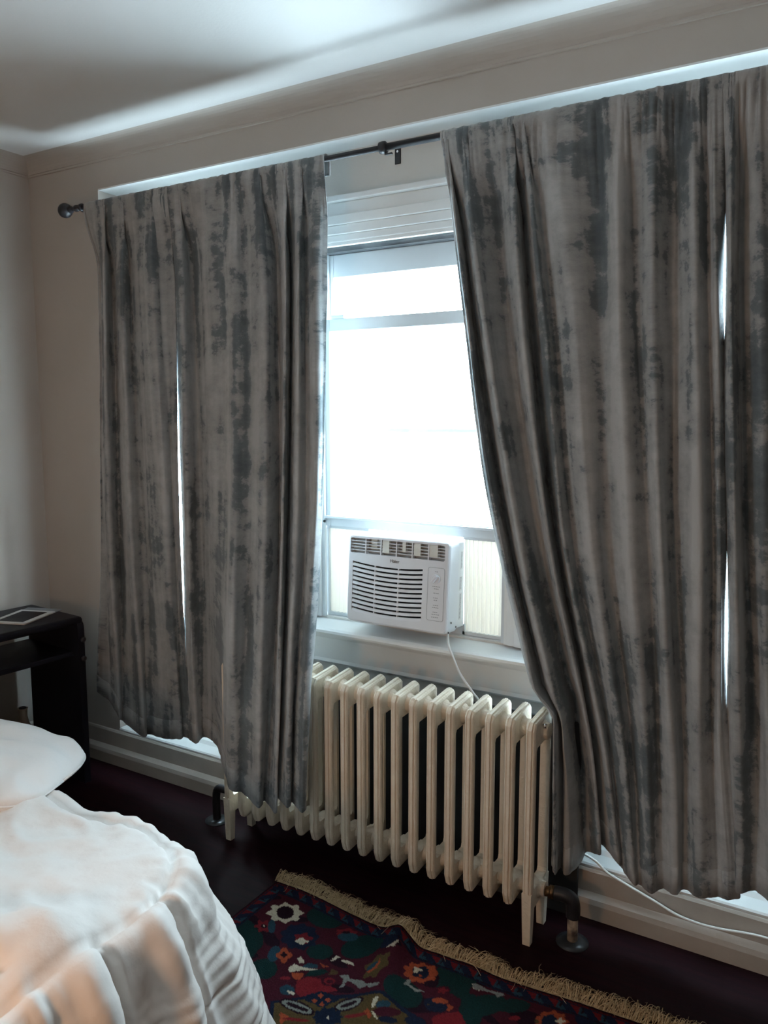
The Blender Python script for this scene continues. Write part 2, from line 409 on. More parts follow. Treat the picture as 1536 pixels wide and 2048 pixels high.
# ================================================================== curtains
AMP = 0.043
ROD_Y, ROD_Z = -0.085, 2.496
CURT_A = [
  (0.9, [(0.360,-2.956,-0.085), (1.247,-2.900,-0.085), (2.115,-2.862,-0.085), (2.530,-2.861,-0.085)]),
  (0.9, [(0.373,-2.881,-0.085), (1.248,-2.887,-0.085), (2.114,-2.846,-0.085), (2.528,-2.848,-0.085)]),
  (-0.7, [(0.367,-2.778,-0.085), (1.261,-2.773,-0.085), (2.099,-2.746,-0.085), (2.498,-2.734,-0.085)]),
  (1.2, [(0.339,-2.789,-0.085), (1.252,-2.795,-0.085), (2.112,-2.786,-0.085), (2.480,-2.774,-0.085)]),
  (-0.8, [(0.305,-2.631,-0.085), (1.268,-2.641,-0.085), (2.091,-2.640,-0.085), (2.444,-2.628,-0.085)]),
  (0.7, [(0.285,-2.625,-0.085), (1.262,-2.637,-0.085), (2.100,-2.656,-0.085), (2.460,-2.648,-0.085)]),
  (-0.5, [(0.329,-2.492,-0.085), (1.274,-2.515,-0.085), (2.085,-2.541,-0.085), (2.436,-2.540,-0.085)]),
  (-0.9, [(0.352,-2.409,-0.085), (1.280,-2.425,-0.085), (2.077,-2.455,-0.085), (2.422,-2.460,-0.085)]),
  (0.2, [(0.337,-2.405,-0.085), (1.276,-2.428,-0.085), (2.082,-2.443,-0.085), (2.431,-2.454,-0.085)]),
  (-0.2, [(0.355,-2.341,-0.085), (0.610,-2.368,-0.085), (1.280,-2.377,-0.085), (1.822,-2.368,-0.085), (2.074,-2.362,-0.085), (2.418,-2.377,-0.085)]),
]
CURT_B = [
  (0.6, [(0.332,-2.399,-0.085), (0.596,-2.400,-0.085), (1.276,-2.397,-0.085), (1.825,-2.405,-0.085), (2.082,-2.419,-0.085), (2.433,-2.439,-0.085)]),
  (-0.6, [(0.367,-2.313,-0.085), (1.285,-2.315,-0.085), (2.068,-2.308,-0.085), (2.407,-2.317,-0.085)]),
  (1.3, [(0.338,-2.318,-0.085), (1.277,-2.318,-0.085), (2.079,-2.323,-0.085), (2.426,-2.331,-0.085)]),
  (-0.3, [(0.385,-2.203,-0.085), (1.291,-2.191,-0.085), (2.061,-2.190,-0.085), (2.395,-2.203,-0.085)]),
  (-0.6, [(0.357,-2.023,-0.235), (0.751,-2.006,-0.235), (1.296,-2.114,-0.091), (2.053,-2.102,-0.085), (2.381,-2.109,-0.085)]),
  (-0.7, [(0.433,-1.880,-0.350), (0.798,-1.874,-0.333), (1.305,-2.024,-0.125), (2.048,-2.037,-0.085), (2.371,-2.040,-0.085)]),
  (0.3, [(0.311,-1.849,-0.351), (0.612,-1.840,-0.347), (1.303,-1.987,-0.125), (2.051,-2.009,-0.085), (2.377,-2.017,-0.085)]),
  (-0.6, [(0.350,-1.754,-0.351), (0.643,-1.739,-0.347), (1.312,-1.883,-0.124), (2.039,-1.898,-0.085), (2.356,-1.914,-0.085)]),
  (1.7, [(0.304,-1.778,-0.351), (0.609,-1.757,-0.347), (1.303,-1.890,-0.125), (2.052,-1.914,-0.085), (2.378,-1.919,-0.085)]),
  (-0.8, [(0.373,-1.671,-0.350), (0.662,-1.653,-0.347), (1.318,-1.793,-0.124), (2.031,-1.798,-0.085), (2.341,-1.804,-0.085)]),
  (1.8, [(0.310,-1.745,-0.351), (0.614,-1.719,-0.347), (1.304,-1.853,-0.125), (2.048,-1.859,-0.085), (2.371,-1.862,-0.085)]),
  (-0.8, [(0.385,-1.621,-0.350), (0.670,-1.608,-0.346), (1.321,-1.734,-0.124), (2.027,-1.745,-0.085), (2.333,-1.742,-0.085)]),
  (0.6, [(0.358,-1.633,-0.351), (0.648,-1.622,-0.347), (1.315,-1.731,-0.124), (2.035,-1.757,-0.085), (2.346,-1.748,-0.085)]),
  (-0.6, [(0.396,-1.564,-0.350), (0.678,-1.550,-0.346), (1.324,-1.657,-0.124), (2.023,-1.680,-0.085), (2.326,-1.672,-0.085)]),
  (0.1, [(0.384,-1.561,-0.350), (0.670,-1.543,-0.346), (0.907,-1.572,-0.267), (1.322,-1.645,-0.124), (2.025,-1.647,-0.085), (2.361,-1.640,-0.085)]),
]
CURT_C = [
  (0.1, [(0.315,-0.777,-0.191), (0.606,-0.789,-0.198), (0.752,-0.822,-0.179), (0.890,-0.881,-0.133), (1.352,-1.025,-0.085), (1.987,-1.123,-0.085), (2.454,-1.188,-0.085)]),
  (-0.5, [(0.334,-0.746,-0.187), (0.620,-0.760,-0.193), (0.900,-0.852,-0.127), (1.356,-0.991,-0.085), (1.982,-1.097,-0.085), (2.443,-1.163,-0.085)]),
  (1.8, [(0.270,-0.758,-0.160), (0.572,-0.768,-0.167), (1.184,-0.965,-0.085), (1.996,-1.118,-0.085), (2.474,-1.192,-0.085)]),
  (-0.8, [(0.329,-0.709,-0.142), (0.617,-0.720,-0.148), (1.206,-0.893,-0.085), (1.977,-1.042,-0.085), (2.431,-1.114,-0.085)]),
  (0, [(0.303,-0.690,-0.110), (0.592,-0.714,-0.110), (1.203,-0.876,-0.085), (1.980,-1.028,-0.085), (2.437,-1.091,-0.085)]),
  (1.6, [(0.261,-0.677,-0.085), (0.557,-0.713,-0.085), (1.194,-0.859,-0.085), (1.986,-0.996,-0.085), (2.448,-1.042,-0.085)]),
  (-0.8, [(0.325,-0.626,-0.085), (0.607,-0.660,-0.085), (1.214,-0.801,-0.085), (1.967,-0.912,-0.085), (2.405,-0.950,-0.085)]),
  (1.9, [(0.265,-0.641,-0.085), (0.560,-0.677,-0.085), (1.196,-0.819,-0.085), (1.982,-0.928,-0.085), (2.440,-0.971,-0.085)]),
  (-0.4, [(0.268,-0.571,-0.085), (0.609,-0.623,-0.085), (1.215,-0.758,-0.085), (1.965,-0.853,-0.085), (2.403,-0.910,-0.085)]),
  (0.7, [(0.248,-0.558,-0.085), (0.594,-0.610,-0.085), (1.210,-0.742,-0.085), (1.970,-0.838,-0.085), (2.415,-0.904,-0.085)]),
  (-0.7, [(0.259,-0.516,-0.085), (0.628,-0.560,-0.085), (1.225,-0.668,-0.085), (1.957,-0.752,-0.085), (2.385,-0.816,-0.085)]),
  (0.7, [(0.232,-0.502,-0.085), (0.610,-0.540,-0.085), (1.220,-0.631,-0.085), (1.959,-0.684,-0.085), (2.384,-0.710,-0.085)]),
  (-0.7, [(0.276,-0.461,-0.085), (0.643,-0.492,-0.085), (1.235,-0.558,-0.085), (1.947,-0.617,-0.085), (2.356,-0.640,-0.085)]),
  (0.6, [(0.254,-0.437,-0.085), (0.627,-0.468,-0.085), (1.230,-0.516,-0.085), (1.951,-0.580,-0.085), (2.366,-0.604,-0.085)]),
  (-0.7, [(0.296,-0.396,-0.085), (0.659,-0.418,-0.085), (1.242,-0.474,-0.085), (1.940,-0.525,-0.085), (2.341,-0.543,-0.085)]),
  (1, [(0.264,-0.377,-0.085), (0.636,-0.399,-0.085), (1.233,-0.451,-0.085), (1.946,-0.481,-0.085), (2.353,-0.499,-0.085)]),
  (-0.8, [(0.319,-0.327,-0.085), (0.676,-0.350,-0.085), (1.251,-0.375,-0.085), (1.932,-0.414,-0.085), (2.322,-0.437,-0.085)]),
  (0.4, [(0.306,-0.283,-0.085), (0.664,-0.317,-0.085), (1.246,-0.344,-0.085), (1.936,-0.390,-0.085), (2.332,-0.410,-0.085)]),
  (-0.3, [(0.330,-0.257,-0.085), (0.681,-0.293,-0.085), (1.253,-0.320,-0.085), (1.931,-0.362,-0.085), (2.320,-0.383,-0.085)]),
  (0.6, [(0.319,-0.228,-0.085), (0.672,-0.268,-0.085), (0.817,-0.287,-0.085), (1.048,-0.303,-0.085), (1.248,-0.308,-0.085), (1.389,-0.311,-0.085), (1.719,-0.332,-0.085), (1.935,-0.351,-0.085), (2.171,-0.354,-0.085), (2.325,-0.354,-0.085)]),
]
CURT_D = [
  (0.5, [(0.316,-0.243,-0.085), (0.672,-0.276,-0.085), (0.818,-0.286,-0.085), (1.050,-0.294,-0.085), (1.249,-0.305,-0.085), (1.389,-0.318,-0.085), (1.719,-0.338,-0.085), (1.934,-0.343,-0.085), (2.170,-0.352,-0.085), (2.326,-0.363,-0.085)]),
  (-0.8, [(0.351,-0.225,-0.085), (1.259,-0.279,-0.085), (1.925,-0.322,-0.085), (2.307,-0.340,-0.085)]),
  (1, [(0.322,-0.188,-0.085), (0.678,-0.210,-0.085), (1.250,-0.263,-0.085), (1.934,-0.312,-0.085), (2.326,-0.326,-0.085)]),
  (-0.4, [(0.365,-0.148,-0.085), (0.709,-0.172,-0.085), (1.263,-0.212,-0.085), (1.922,-0.253,-0.085), (2.302,-0.279,-0.085)]),
  (0.5, [(0.357,-0.110,-0.085), (0.703,-0.134,-0.085), (1.260,-0.174,-0.085), (1.924,-0.215,-0.085), (2.306,-0.242,-0.085)]),
  (-0.7, [(0.399,-0.060,-0.085), (0.734,-0.084,-0.085), (1.272,-0.123,-0.085), (1.915,-0.165,-0.085), (2.284,-0.191,-0.085)]),
  (0.7, [(0.382,-0.014,-0.085), (0.721,-0.038,-0.085), (1.267,-0.079,-0.085), (1.919,-0.122,-0.085), (2.294,-0.150,-0.085)]),
  (-0.7, [(0.428,0.036,-0.085), (0.755,0.010,-0.085), (1.281,-0.021,-0.085), (1.907,-0.064,-0.085), (2.268,-0.091,-0.085)]),
  (0.6, [(0.416,0.088,-0.085), (0.746,0.067,-0.085), (1.278,0.034,-0.085), (1.910,-0.011,-0.085), (2.275,-0.039,-0.085)]),
  (-0.6, [(0.462,0.151,-0.085), (0.778,0.125,-0.085), (1.290,0.091,-0.085), (1.900,0.047,-0.085), (2.251,0.024,-0.085)]),
  (0.3, [(0.459,0.206,-0.085), (0.777,0.185,-0.085), (1.290,0.150,-0.085), (1.900,0.109,-0.085), (2.251,0.085,-0.085)]),
]

def hermite(keys, z, c):
    ks = keys
    if z <= ks[0][0]:
        s = (ks[1][c] - ks[0][c]) / (ks[1][0] - ks[0][0]) * 0.5; return ks[0][c] + s * (z - ks[0][0])
    if z >= ks[-1][0]:
        s = (ks[-1][c] - ks[-2][c]) / (ks[-1][0] - ks[-2][0]); return ks[-1][c] + s * (z - ks[-1][0])
    for i in range(len(ks) - 1):
        if ks[i][0] <= z <= ks[i + 1][0]:
            h = ks[i + 1][0] - ks[i][0]; t = (z - ks[i][0]) / h
            d = (ks[i + 1][c] - ks[i][c]) / h
            m0 = d if i == 0 else ((ks[i][c] - ks[i - 1][c]) / (ks[i][0] - ks[i - 1][0]) + d) / 2
            m1 = d if i == len(ks) - 2 else ((ks[i + 2][c] - ks[i + 1][c]) / (ks[i + 2][0] - ks[i + 1][0]) + d) / 2
            return ((2 * t ** 3 - 3 * t * t + 1) * ks[i][c] + (t ** 3 - 2 * t * t + t) * h * m0 + (-2 * t ** 3 + 3 * t * t) * ks[i + 1][c] + (t ** 3 - t * t) * h * m1)

def curtain(name, ctrl, hem, label, seed, fix=None, per=12, low=0.55):
    n = len(ctrl); NZ = 96
    nu = (n - 1) * per + 1
    rows = []          # each row: list of (x, y, z)
    hemz = [float(np.interp(j / (nu - 1), np.linspace(0, 1, len(hem)), hem)) for j in range(nu)]
    def srow(z):
        pts = []
        for d, k in ctrl:
            xx = hermite(k, z, 1); yy = hermite(k, z, 2)
            if fix: xx, yy = fix(xx, yy, z)
            pts.append((xx, yy, d))
        sp = crom(pts, per)
        return sp
    off = seed * 13.7
    prev = {}
    for r in range(NZ + 1):
        t = r / NZ
        row = []
        zr = 0.24 + (2.468 - 0.24) * t
        sp = srow(zr)
        fade = (1 - 0.75 * sstep(2.20, 2.47, zr)) * (1 - low * (1 - sstep(0.22, 1.0, zr)))
        head = sstep(2.28, 2.47, zr)
        for j in range(nu):
            zz = hemz[j] + (2.468 - hemz[j]) * t
            q = sp[j]; u = j / per
            y = q.y + AMP * q.z * fade
            g = noise.noise(Vector((u * 3.1 + off, zz * 0.7, 0))) * 0.6 + noise.noise(Vector((u * 6.3 + off, zz * 1.1, 3))) * 0.4
            y += g * (0.006 + 0.010 * head)
            xx = q.x + 0.004 * noise.noise(Vector((u * 2.2 + off, zz * 2.0, 7)))
            y += 0.003 * noise.noise(Vector((u * 1.3 + off, zz * 9.0, 1)))
            if head > 0: y = y * (1 - head * 0.75) + (ROD_Y - 0.017 + g * 0.010) * head * 0.75
            gp = sstep(2.15, 2.44, zz)
            if gp > 0:
                rn = noise.noise(Vector((q.x * 46 + off, zz * 1.2, 9))); r2 = noise.noise(Vector((q.x * 95 + off, zz * 2.2, 4)))
                y += gp * (0.024 * abs(rn) - 0.007) + gp * gp * 0.006 * r2
            row.append((xx, y, zz))
        rows.append(row)
    last = rows[-1]
    for dy, dz in ((-0.0165, -0.014), (-0.0165, 0.002), (-0.0145, 0.008), (-0.006, 0.0125), (0.006, 0.0125), (0.0145, 0.007), (0.0165, -0.01), (0.0165, -0.05)):
        row = []
        for j in range(nu):
            u = j / per
            g = noise.noise(Vector((u * 6.3 + off, 2.7, 3))); g2 = noise.noise(Vector((u * 9.0 + off, 1, 5)))
            row.append((last[j][0] + 0.003 * g2, ROD_Y + dy * (1 + 0.40 * abs(noise.noise(Vector((last[j][0] * 70 + off, 1, 9)))) ), ROD_Z + dz + (0.004 * noise.noise(Vector((last[j][0] * 55 + off, 0, 2))) if dz > 0.005 else 0)))
        rows.append(row)
    verts = [p for r in rows for p in r]
    faces = []
    for r in range(len(rows) - 1):
        for j in range(nu - 1):
            a = r * nu + j; faces.append((a, a + 1, a + nu + 1, a + nu))
    me = bpy.data.meshes.new(name); me.from_pydata(verts, [], faces)
    # cloth coordinates: arc length across (measured mid height), height up
    mid = rows[NZ // 2]; arc = [0.0]
    for j in range(1, nu): arc.append(arc[-1] + math.hypot(mid[j][0] - mid[j - 1][0], mid[j][1] - mid[j - 1][1]))
    uvl = me.uv_layers.new(name='cloth')
    vi = np.empty(len(me.loops), dtype=np.int32); me.loops.foreach_get('vertex_index', vi)
    zz = np.array([v[2] for v in verts]); uu = np.array(arc)[np.arange(len(verts)) % nu] + off
    uvl.data.foreach_set('uv', np.stack([uu[vi], zz[vi] + seed], 1).astype(np.float32).ravel())
    me.update()
    root = thing(name, (sum(p[0] for p in rows[0]) / nu, ROD_Y, 0.24), label, 'curtain', group='grey velvet curtain panels')
    o = link('fabric_panel', me, M['curtain'], root, smooth=True)
    o.location = -root.location
    so = o.modifiers.new('thickness', 'SOLIDIFY'); so.thickness = 0.0035; so.offset = 0
    # stitched hem band along the bottom edge
    hb = []; hf = []
    for j in range(nu):
        (xa, ya, za), (xb, yb, zb) = rows[0][j], rows[4][j]
        hb += [(xa, ya - 0.0026, za - 0.001), (xa + (xb - xa) * 0.9, ya + (yb - ya) * 0.9 - 0.0030, za + (zb - za) * 0.9)]
    for j in range(nu - 1): hf.append((2 * j, 2 * j + 2, 2 * j + 3, 2 * j + 1))
    hm = bpy.data.meshes.new('hem'); hm.from_pydata(hb, [], hf)
    hu = hm.uv_layers.new(name='cloth'); vi = np.empty(len(hm.loops), dtype=np.int32); hm.loops.foreach_get('vertex_index', vi)
    ua = np.repeat(np.array(arc) + off, 2); za = np.array([v[2] for v in hb])
    hu.data.foreach_set('uv', np.stack([ua[vi], za[vi] + seed], 1).astype(np.float32).ravel())
    h = link('hem', hm, M['curtain'], root, smooth=True); h.location = -root.location
    so = h.modifiers.new('thickness', 'SOLIDIFY'); so.thickness = 0.002; so.offset = 0
    return root

def fixC(x, y, z):
    k = 1 - sstep(0.71, 0.80, z)
    if k > 0:
        lim = -0.772
        if x < lim + 0.05:
            x2 = lim + 0.05 * math.exp((x - lim - 0.05) / 0.10)
            x = x + (x2 - x) * k
    return x, y

curtain('curtain', CURT_A, [.36, .33, .27, .235, .22, .235, .26, .265, .27], 'narrow grey curtain panel at the finial end beside the left wall', 1)
curtain('curtain', CURT_B, [.26, .265, .275, .28, .29, .27, .245, .235, .25, .28, .285, .275, .28], 'grey curtain panel draped over the front of the radiator', 2, low=0.35)
curtain('curtain', CURT_C, [.245, .21, .205, .22, .27, .28, .235, .20, .19, .205, .215, .225, .235, .245], 'wide grey curtain panel pulled aside right of the air conditioner', 3, fixC)
curtain('curtain', CURT_D, [.27, .275, .262, .26, .25, .25], 'dark grey curtain panel cut by the right edge of the picture', 4)

# ------------------------------------------------------------------ curtain rod
rod = thing('curtain_rod', (-1.4, ROD_Y, ROD_Z), 'black metal curtain rod with ball finial above the windows', 'curtain rod')
def rp(bm, name, m=M['dark']):
    o = bm_obj(name, bm, m, rod); o.location = -rod.location; return o
bm = bmesh.new(); add_cyl(bm, (-2.93, ROD_Y, ROD_Z), (-1.40, ROD_Y, ROD_Z), 0.0095); rp(bm, 'rod')
bm = bmesh.new(); add_cyl(bm, (-1.415, ROD_Y, ROD_Z), (0.45, ROD_Y, ROD_Z), 0.0115); rp(bm, 'rod')
bm = bmesh.new()
add_lathe(bm, (-2.93, ROD_Y, ROD_Z), [(0.010, 0.02), (0.014, 0.0), (0.014, -0.006), (0.009, -0.012), (0.009, -0.03), (0.015, -0.036), (0.015, -0.042), (0.012, -0.046)] +
          [(0.031 * math.sin(max(0.12, t)), -0.075 + 0.031 * math.cos(t)) for t in [PI * k / 12 for k in range(1, 13)]], axis='X')
rp(bm, 'finial')
bm = bmesh.new()
add_lathe(bm, (-1.413, ROD_Y, ROD_Z), [(0.012, -0.014), (0.019, -0.010), (0.020, 0.0), (0.019, 0.010), (0.012, 0.014)], axis='X')
add_box(bm, -1.406, -1.378, ROD_Y - 0.004, ROD_Y + 0.004, ROD_Z - 0.026, ROD_Z - 0.020, bev=0.001)
rp(bm, 'joint_collar')
for bx in (-2.90, 0.06):
    bm = bmesh.new()
    add_cyl(bm, (bx, ROD_Y, ROD_Z - 0.013), (bx, 0.0, ROD_Z - 0.013), 0.006)
    add_cyl(bm, (bx, -0.006, ROD_Z - 0.013), (bx, -0.0005, ROD_Z - 0.013), 0.022)
    add_lathe(bm, (bx, ROD_Y, ROD_Z), [(0.0125, -0.006), (0.0155, -0.006), (0.0155, 0.006), (0.0125, 0.006)], axis='X')
    rp(bm, 'wall_bracket')
br = thing('bracket_plate', (-1.468, 0.11, 2.53), 'small black bracket plate screwed to the wall under the rod', 'bracket')
box('plate', (-0.012, 0.012, -0.004, -0.0003, -0.028, 0.030), M['dark'], br, bev=0.0015)
bm = bmesh.new(); add_cyl(bm, (0, -0.0065, 0.014), (0, -0.0035, 0.014), 0.004, n=12); bm_obj('screw', bm, M['chrome'], br)

# ================================================================== radiator
RS = 0.067; RXN = -0.796; NSEC = 19
def section_bm(leg):
    bm = bmesh.new()
    outer = [(-.267, .145), (-.267, .690), (-.252, .712), (-.200, .716), (-.122, .722), (-.107, .706), (-.107, .145), (-.128, .112), (-.246, .106), (-.256, .112)]
    inner = [(-.246, .190), (-.246, .622), (-.240, .632), (-.186, .634), (-.134, .632), (-.128, .622), (-.128, .190), (-.134, .178), (-.238, .178), (-.243, .182)]
    w = 0.0155
    # across the width: (x, inset from the outer outline)
    cs = [(-w, None), (-w, .010), (-.0125, .0045), (-.0092, .0025), (-.0062, .0055), (-.0045, 0.0), (.0045, 0.0), (.0062, .0055), (.0092, .0025), (.0125, .0045), (w, .010), (w, None)]
    n = len(outer); rings = []
    for i in range(n):
        o = Vector(outer[i]); nn = Vector(inner[i]); d = (nn - o).normalized()
        a = Vector(outer[i - 1]); b = Vector(outer[(i + 1) % n])
        tg = (b - a).normalized(); nr = Vector((-tg.y, tg.x))
        if nr.dot(d) < 0: nr = -nr
        ring = []
        for x, ins in cs:
            p = nn if ins is None else o + nr * ins
            ring.append(bm.verts.new((x, p.x, p.y)))
        rings.append(ring)
    for i in range(n):
        A, B = rings[i], rings[(i + 1) % n]
        for k in range(len(cs)):
            kk = (k + 1) % len(cs)
            bm.faces.new((A[k], A[kk], B[kk], B[k]))
    for z, r in ((.668, .036), (.155, .034)):
        add_lathe(bm, (0, -.186, z), [(r * .72, -RS / 2), (r * .72, -.022), (r, -.013), (r, .013), (r * .72, .022), (r * .72, RS / 2)], n=16, axis='X')
    if leg:
        for y0, y1, yt in ((-.267, -.232, -.262), (-.142, -.107, -.112)):
            vs = []
            for z, k in ((.17, 0.0), (.05, 0.004), (0.0, 0.006)):
                vs.append([bm.verts.new((sx * (.0155 - k * .6), (y0 + k) if sy < 0 else (y1 - k), z)) for sx, sy in ((-1, -1), (1, -1), (1, 1), (-1, 1))])
            for A, B in zip(vs, vs[1:]):
                for i in range(4): bm.faces.new((A[i], A[(i + 1) % 4], B[(i + 1) % 4], B[i]))
            bm.faces.new(vs[0]); bm.faces.new(vs[-1][::-1])
    return bm
radiator = thing('radiator', (RXN - RS * 9, -.186, 0.0), 'cream painted cast iron radiator with nineteen sections under the air conditioner', 'radiator')
plain = end = None
for i in range(NSEC):
    lx = RXN - RS * i - radiator.location.x
    e = i in (0, NSEC - 1)
    me = end if e else plain
    if me is None:
        bm = section_bm(e); bmesh.ops.recalc_face_normals(bm, faces=bm.faces[:])
        me = bpy.data.meshes.new('section'); bm.to_mesh(me); bm.free(); me.materials.append(M['rad'])
        if e: end = me
        else: plain = me
    o = link('section', me, None, radiator, (lx, .186, 0))
def rpart(name, bm, m):
    o = bm_obj(name, bm, m, radiator); o.location = -radiator.location; return o
bm = bmesh.new(); add_lathe(bm, (RXN + .0335, -.186, .668), [(.027, -.019), (.027, -.006), (.020, .0), (.012, .002)], n=16, axis='X'); rpart('end_plug', bm, M['rad'])
bm = bmesh.new()
add_cyl(bm, (RXN + .013, -.205, .690), (RXN + .026, -.205, .690), .004); add_cyl(bm, (RXN + .020, -.205, .690), (RXN + .030, -.205, .690), .008, n=6)
rpart('air_valve', bm, M['chrome'])
bm = bmesh.new()
add_cyl(bm, (RXN + .030, -.186, .150), (RXN + .062, -.180, .150), .016, n=8)
add_cyl(bm, (RXN + .044, -.183, .150), (RXN + .060, -.180, .150), .021, n=8)
rpart('union_nut', bm, M['brass'])
bm = bmesh.new()
add_tube(bm, crom([(RXN + .06, -.180, .150), (RXN + .09, -.177, .150), (RXN + .112, -.174, .140), (RXN + .118, -.173, .115), (RXN + .118, -.173, .085)], 6), .022, 14)
rpart('elbow_valve', bm, M['dark'])
bm = bmesh.new(); add_cyl(bm, (RXN + .118, -.173, .0), (RXN + .118, -.173, .10), .0165, n=18); rpart('supply_pipe', bm, M['pipe'])
bm = bmesh.new(); add_lathe(bm, (RXN + .118, -.173, 0), [(.050, 0.0), (.050, .003), (.030, .008), (.019, .010)], n=32); rpart('floor_flange', bm, M['flange'])
bm = bmesh.new(); xl = RXN - RS * 18
add_tube(bm, crom([(xl - .03, -.186, .150), (xl - .08, -.182, .150), (xl - .125, -.176, .14), (xl - .14, -.173, .10), (xl - .14, -.171, .0)], 5), .016, 12); rpart('return_pipe', bm, M['dark'])
bm = bmesh.new(); add_lathe(bm, (xl - .14, -.171, 0), [(.048, 0.0), (.048, .003), (.028, .008), (.018, .010)], n=32); rpart('floor_flange', bm, M['flange'])
bm = bmesh.new(); add_lathe(bm, (xl - .06, -.184, .165), [(.008, 0.0), (.008, .025), (.016, .030), (.016, .044), (.009, .048)], n=16); rpart('vent_knob', bm, M['dark'])

# ================================================================== air conditioner
AW, AH = 0.209, 0.325
ac = thing('air_conditioner', (-1.404, -0.022, 0.865), 'white window air conditioner with louvered front in the raised sash', 'air conditioner', rot=(math.radians(-4.0), 0, 0))

def rrect(x0, x1, z0, z1, r, n=5):
    P = []
    for cx, cz, a0 in ((x1 - r, z1 - r, 0), (x0 + r, z1 - r, 90), (x0 + r, z0 + r, 180), (x1 - r, z0 + r, 270)):
        for k in range(n + 1):
            a = math.radians(a0 + 90 * k / n); P.append((cx + r * math.cos(a), cz + r * math.sin(a)))
    return P
IX0, IX1 = -0.186, 0.106
NS = 11
def sag(x): t = (x - IX0) / (IX1 - IX0); return -0.010 * (1 - (2 * t - 1) ** 2) + 0.004 * (0.5 - t)
def arcpts(z, n=16): return [(IX0 + (IX1 - IX0) * k / n, z + sag(IX0 + (IX1 - IX0) * k / n)) for k in range(n + 1)]
ITOP, IBOT = 0.2235, 0.0385
VX0, VX1, VZ0, VZ1 = -0.198, 0.190, 0.256, 0.311
bm = bmesh.new()
loops = [rrect(-AW + .007, AW - .007, .007, AH - .007, .014), arcpts(ITOP) + arcpts(IBOT)[::-1], rrect(VX0, VX1, VZ0, VZ1, .006, 3)]
edges_ = []
first = []
for L in loops:
    vs = [bm.verts.new((px, 0.0, pz)) for px, pz in L]; first.append(vs)
    edges_ += [bm.edges.new((vs[i], vs[(i + 1) % len(vs)])) for i in range(len(vs))]
bmesh.ops.triangle_fill(bm, edges=edges_, use_beauty=True)
for L, depth in ((first[1], .034), (first[2], .022)):
    B = [bm.verts.new((v.co.x, depth, v.co.z)) for v in L]
    for i in range(len(L)): bm.faces.new((L[i], L[(i + 1) % len(L)], B[(i + 1) % len(L)], B[i]))
prev = first[0]
for inset, depth in ((.003, .003), (0.0, .009), (0.0, .075)):
    R_ = [bm.verts.new((px, depth, pz)) for px, pz in rrect(-AW + inset, AW - inset, inset, AH - inset, .019 - inset * .7)]
    for i in range(len(R_)):
        f = bm.faces.new((prev[i], prev[(i + 1) % len(R_)], R_[(i + 1) % len(R_)], R_[i]))
    prev = R_
bm.faces.new(prev)
front = bm_obj('front_panel', bm, M['ac'], ac)
box('casing', (-AW + .008, AW - .006, .06, .44, .010, AH - .006), M['acside'], ac, bev=.004)
intake = box('intake_backing', (IX0 - .004, IX1 + .004, 0.0335, .036, IBOT - .016, ITOP + .006), M['acdark'], ac)
pitch = (ITOP - IBOT) / NS
for k in range(NS):
    zc0 = IBOT + pitch * k
    P0 = arcpts(zc0 + .0, 16); P1 = arcpts(zc0 + pitch - .0068, 16)
    V, F = [], []
    for (ax, az), (bx, bz) in zip(P0, P1):
        V += [(ax, .0005, az), (bx, .0025, bz), (bx, .010, bz), (ax, .010, az)]
    n = len(P0)
    for i in range(n - 1):
        for q in range(4): F.append((4 * i + q, 4 * i + (q + 1) % 4, 4 * i + 4 + (q + 1) % 4, 4 * i + 4 + q))
    F += [(0, 1, 2, 3), (4 * n - 1, 4 * n - 2, 4 * n - 3, 4 * n - 4)]
    mesh_obj('intake_slat', V, F, M['ac'], ac)
for fx in (0.325, 0.66):
    xx = IX0 + (IX1 - IX0) * fx
    box('intake_rib', (xx - .0022, xx + .0022, .002, .012, IBOT + sag(xx), ITOP + sag(xx)), M['ac'], ac)
vent = box('vent_backing', (VX0 - .004, VX1 + .004, .0215, .024, VZ0 - .004, VZ1 + .004), M['acvent'], ac)
for k in range(1, 6):
    xx = VX0 + (VX1 - VX0) * k / 6; box('vent_divider', (xx - .0022, xx + .0022, .001, .021, VZ0, VZ1), M['ac'], ac)
for k in range(1, 5):
    zz = VZ0 + (VZ1 - VZ0) * k / 5; box('vent_fin', (VX0, VX1, .003, .018, zz - .0011, zz + .0011), M['ac'], ac)
for k, (a, b, z0) in enumerate(((.18, .62, .3), (.05, .52, .15), (.32, .58, .35), (.05, .50, .2), (.0, .55, .2))):
    c0 = VX0 + (VX1 - VX0) * (k + 1) / 6; cw = (VX1 - VX0) / 6
    box('deflector', (c0 + cw * a + .003, c0 + cw * b, .0165 if k == 0 else .0022, .0195, VZ0 + (VZ1 - VZ0) * z0, VZ1 - .001), M['deflect'], ac)
# control panel: outlined plate, knob and small printed marks
CX0, CX1, CZ0, CZ1 = 0.128, 0.192, 0.046, 0.232
cpl = box('control_panel', (CX0, CX1, -.0008, .002, CZ0, CZ1), M['ac'], ac, bev=.0006)
bm = bmesh.new()
L = rrect(CX0, CX1, CZ0, CZ1, .008); L.append(L[0])
add_tube(bm, [(p[0], -.0008, p[1]) for p in L], .0007, 6); bm_obj('outline', bm, M['mark'], cpl)
kx, kz = (CX0 + CX1) / 2, 0.193
bm = bmesh.new(); add_lathe(bm, (kx, -.001, kz), [(.0165, 0.0), (.0160, -.006), (.0150, -.007)], n=28, axis='Y')
kb = bm_obj('knob', bm, M['ac'], cpl)
bm = bmesh.new(); add_box(bm, -.0045, .0045, -.014, 0, -.0155, .0155, bev=.002)
bmesh.ops.rotate(bm, verts=bm.verts[:], cent=(0, 0, 0), matrix=Matrix.Rotation(math.radians(38), 3, 'Y'))
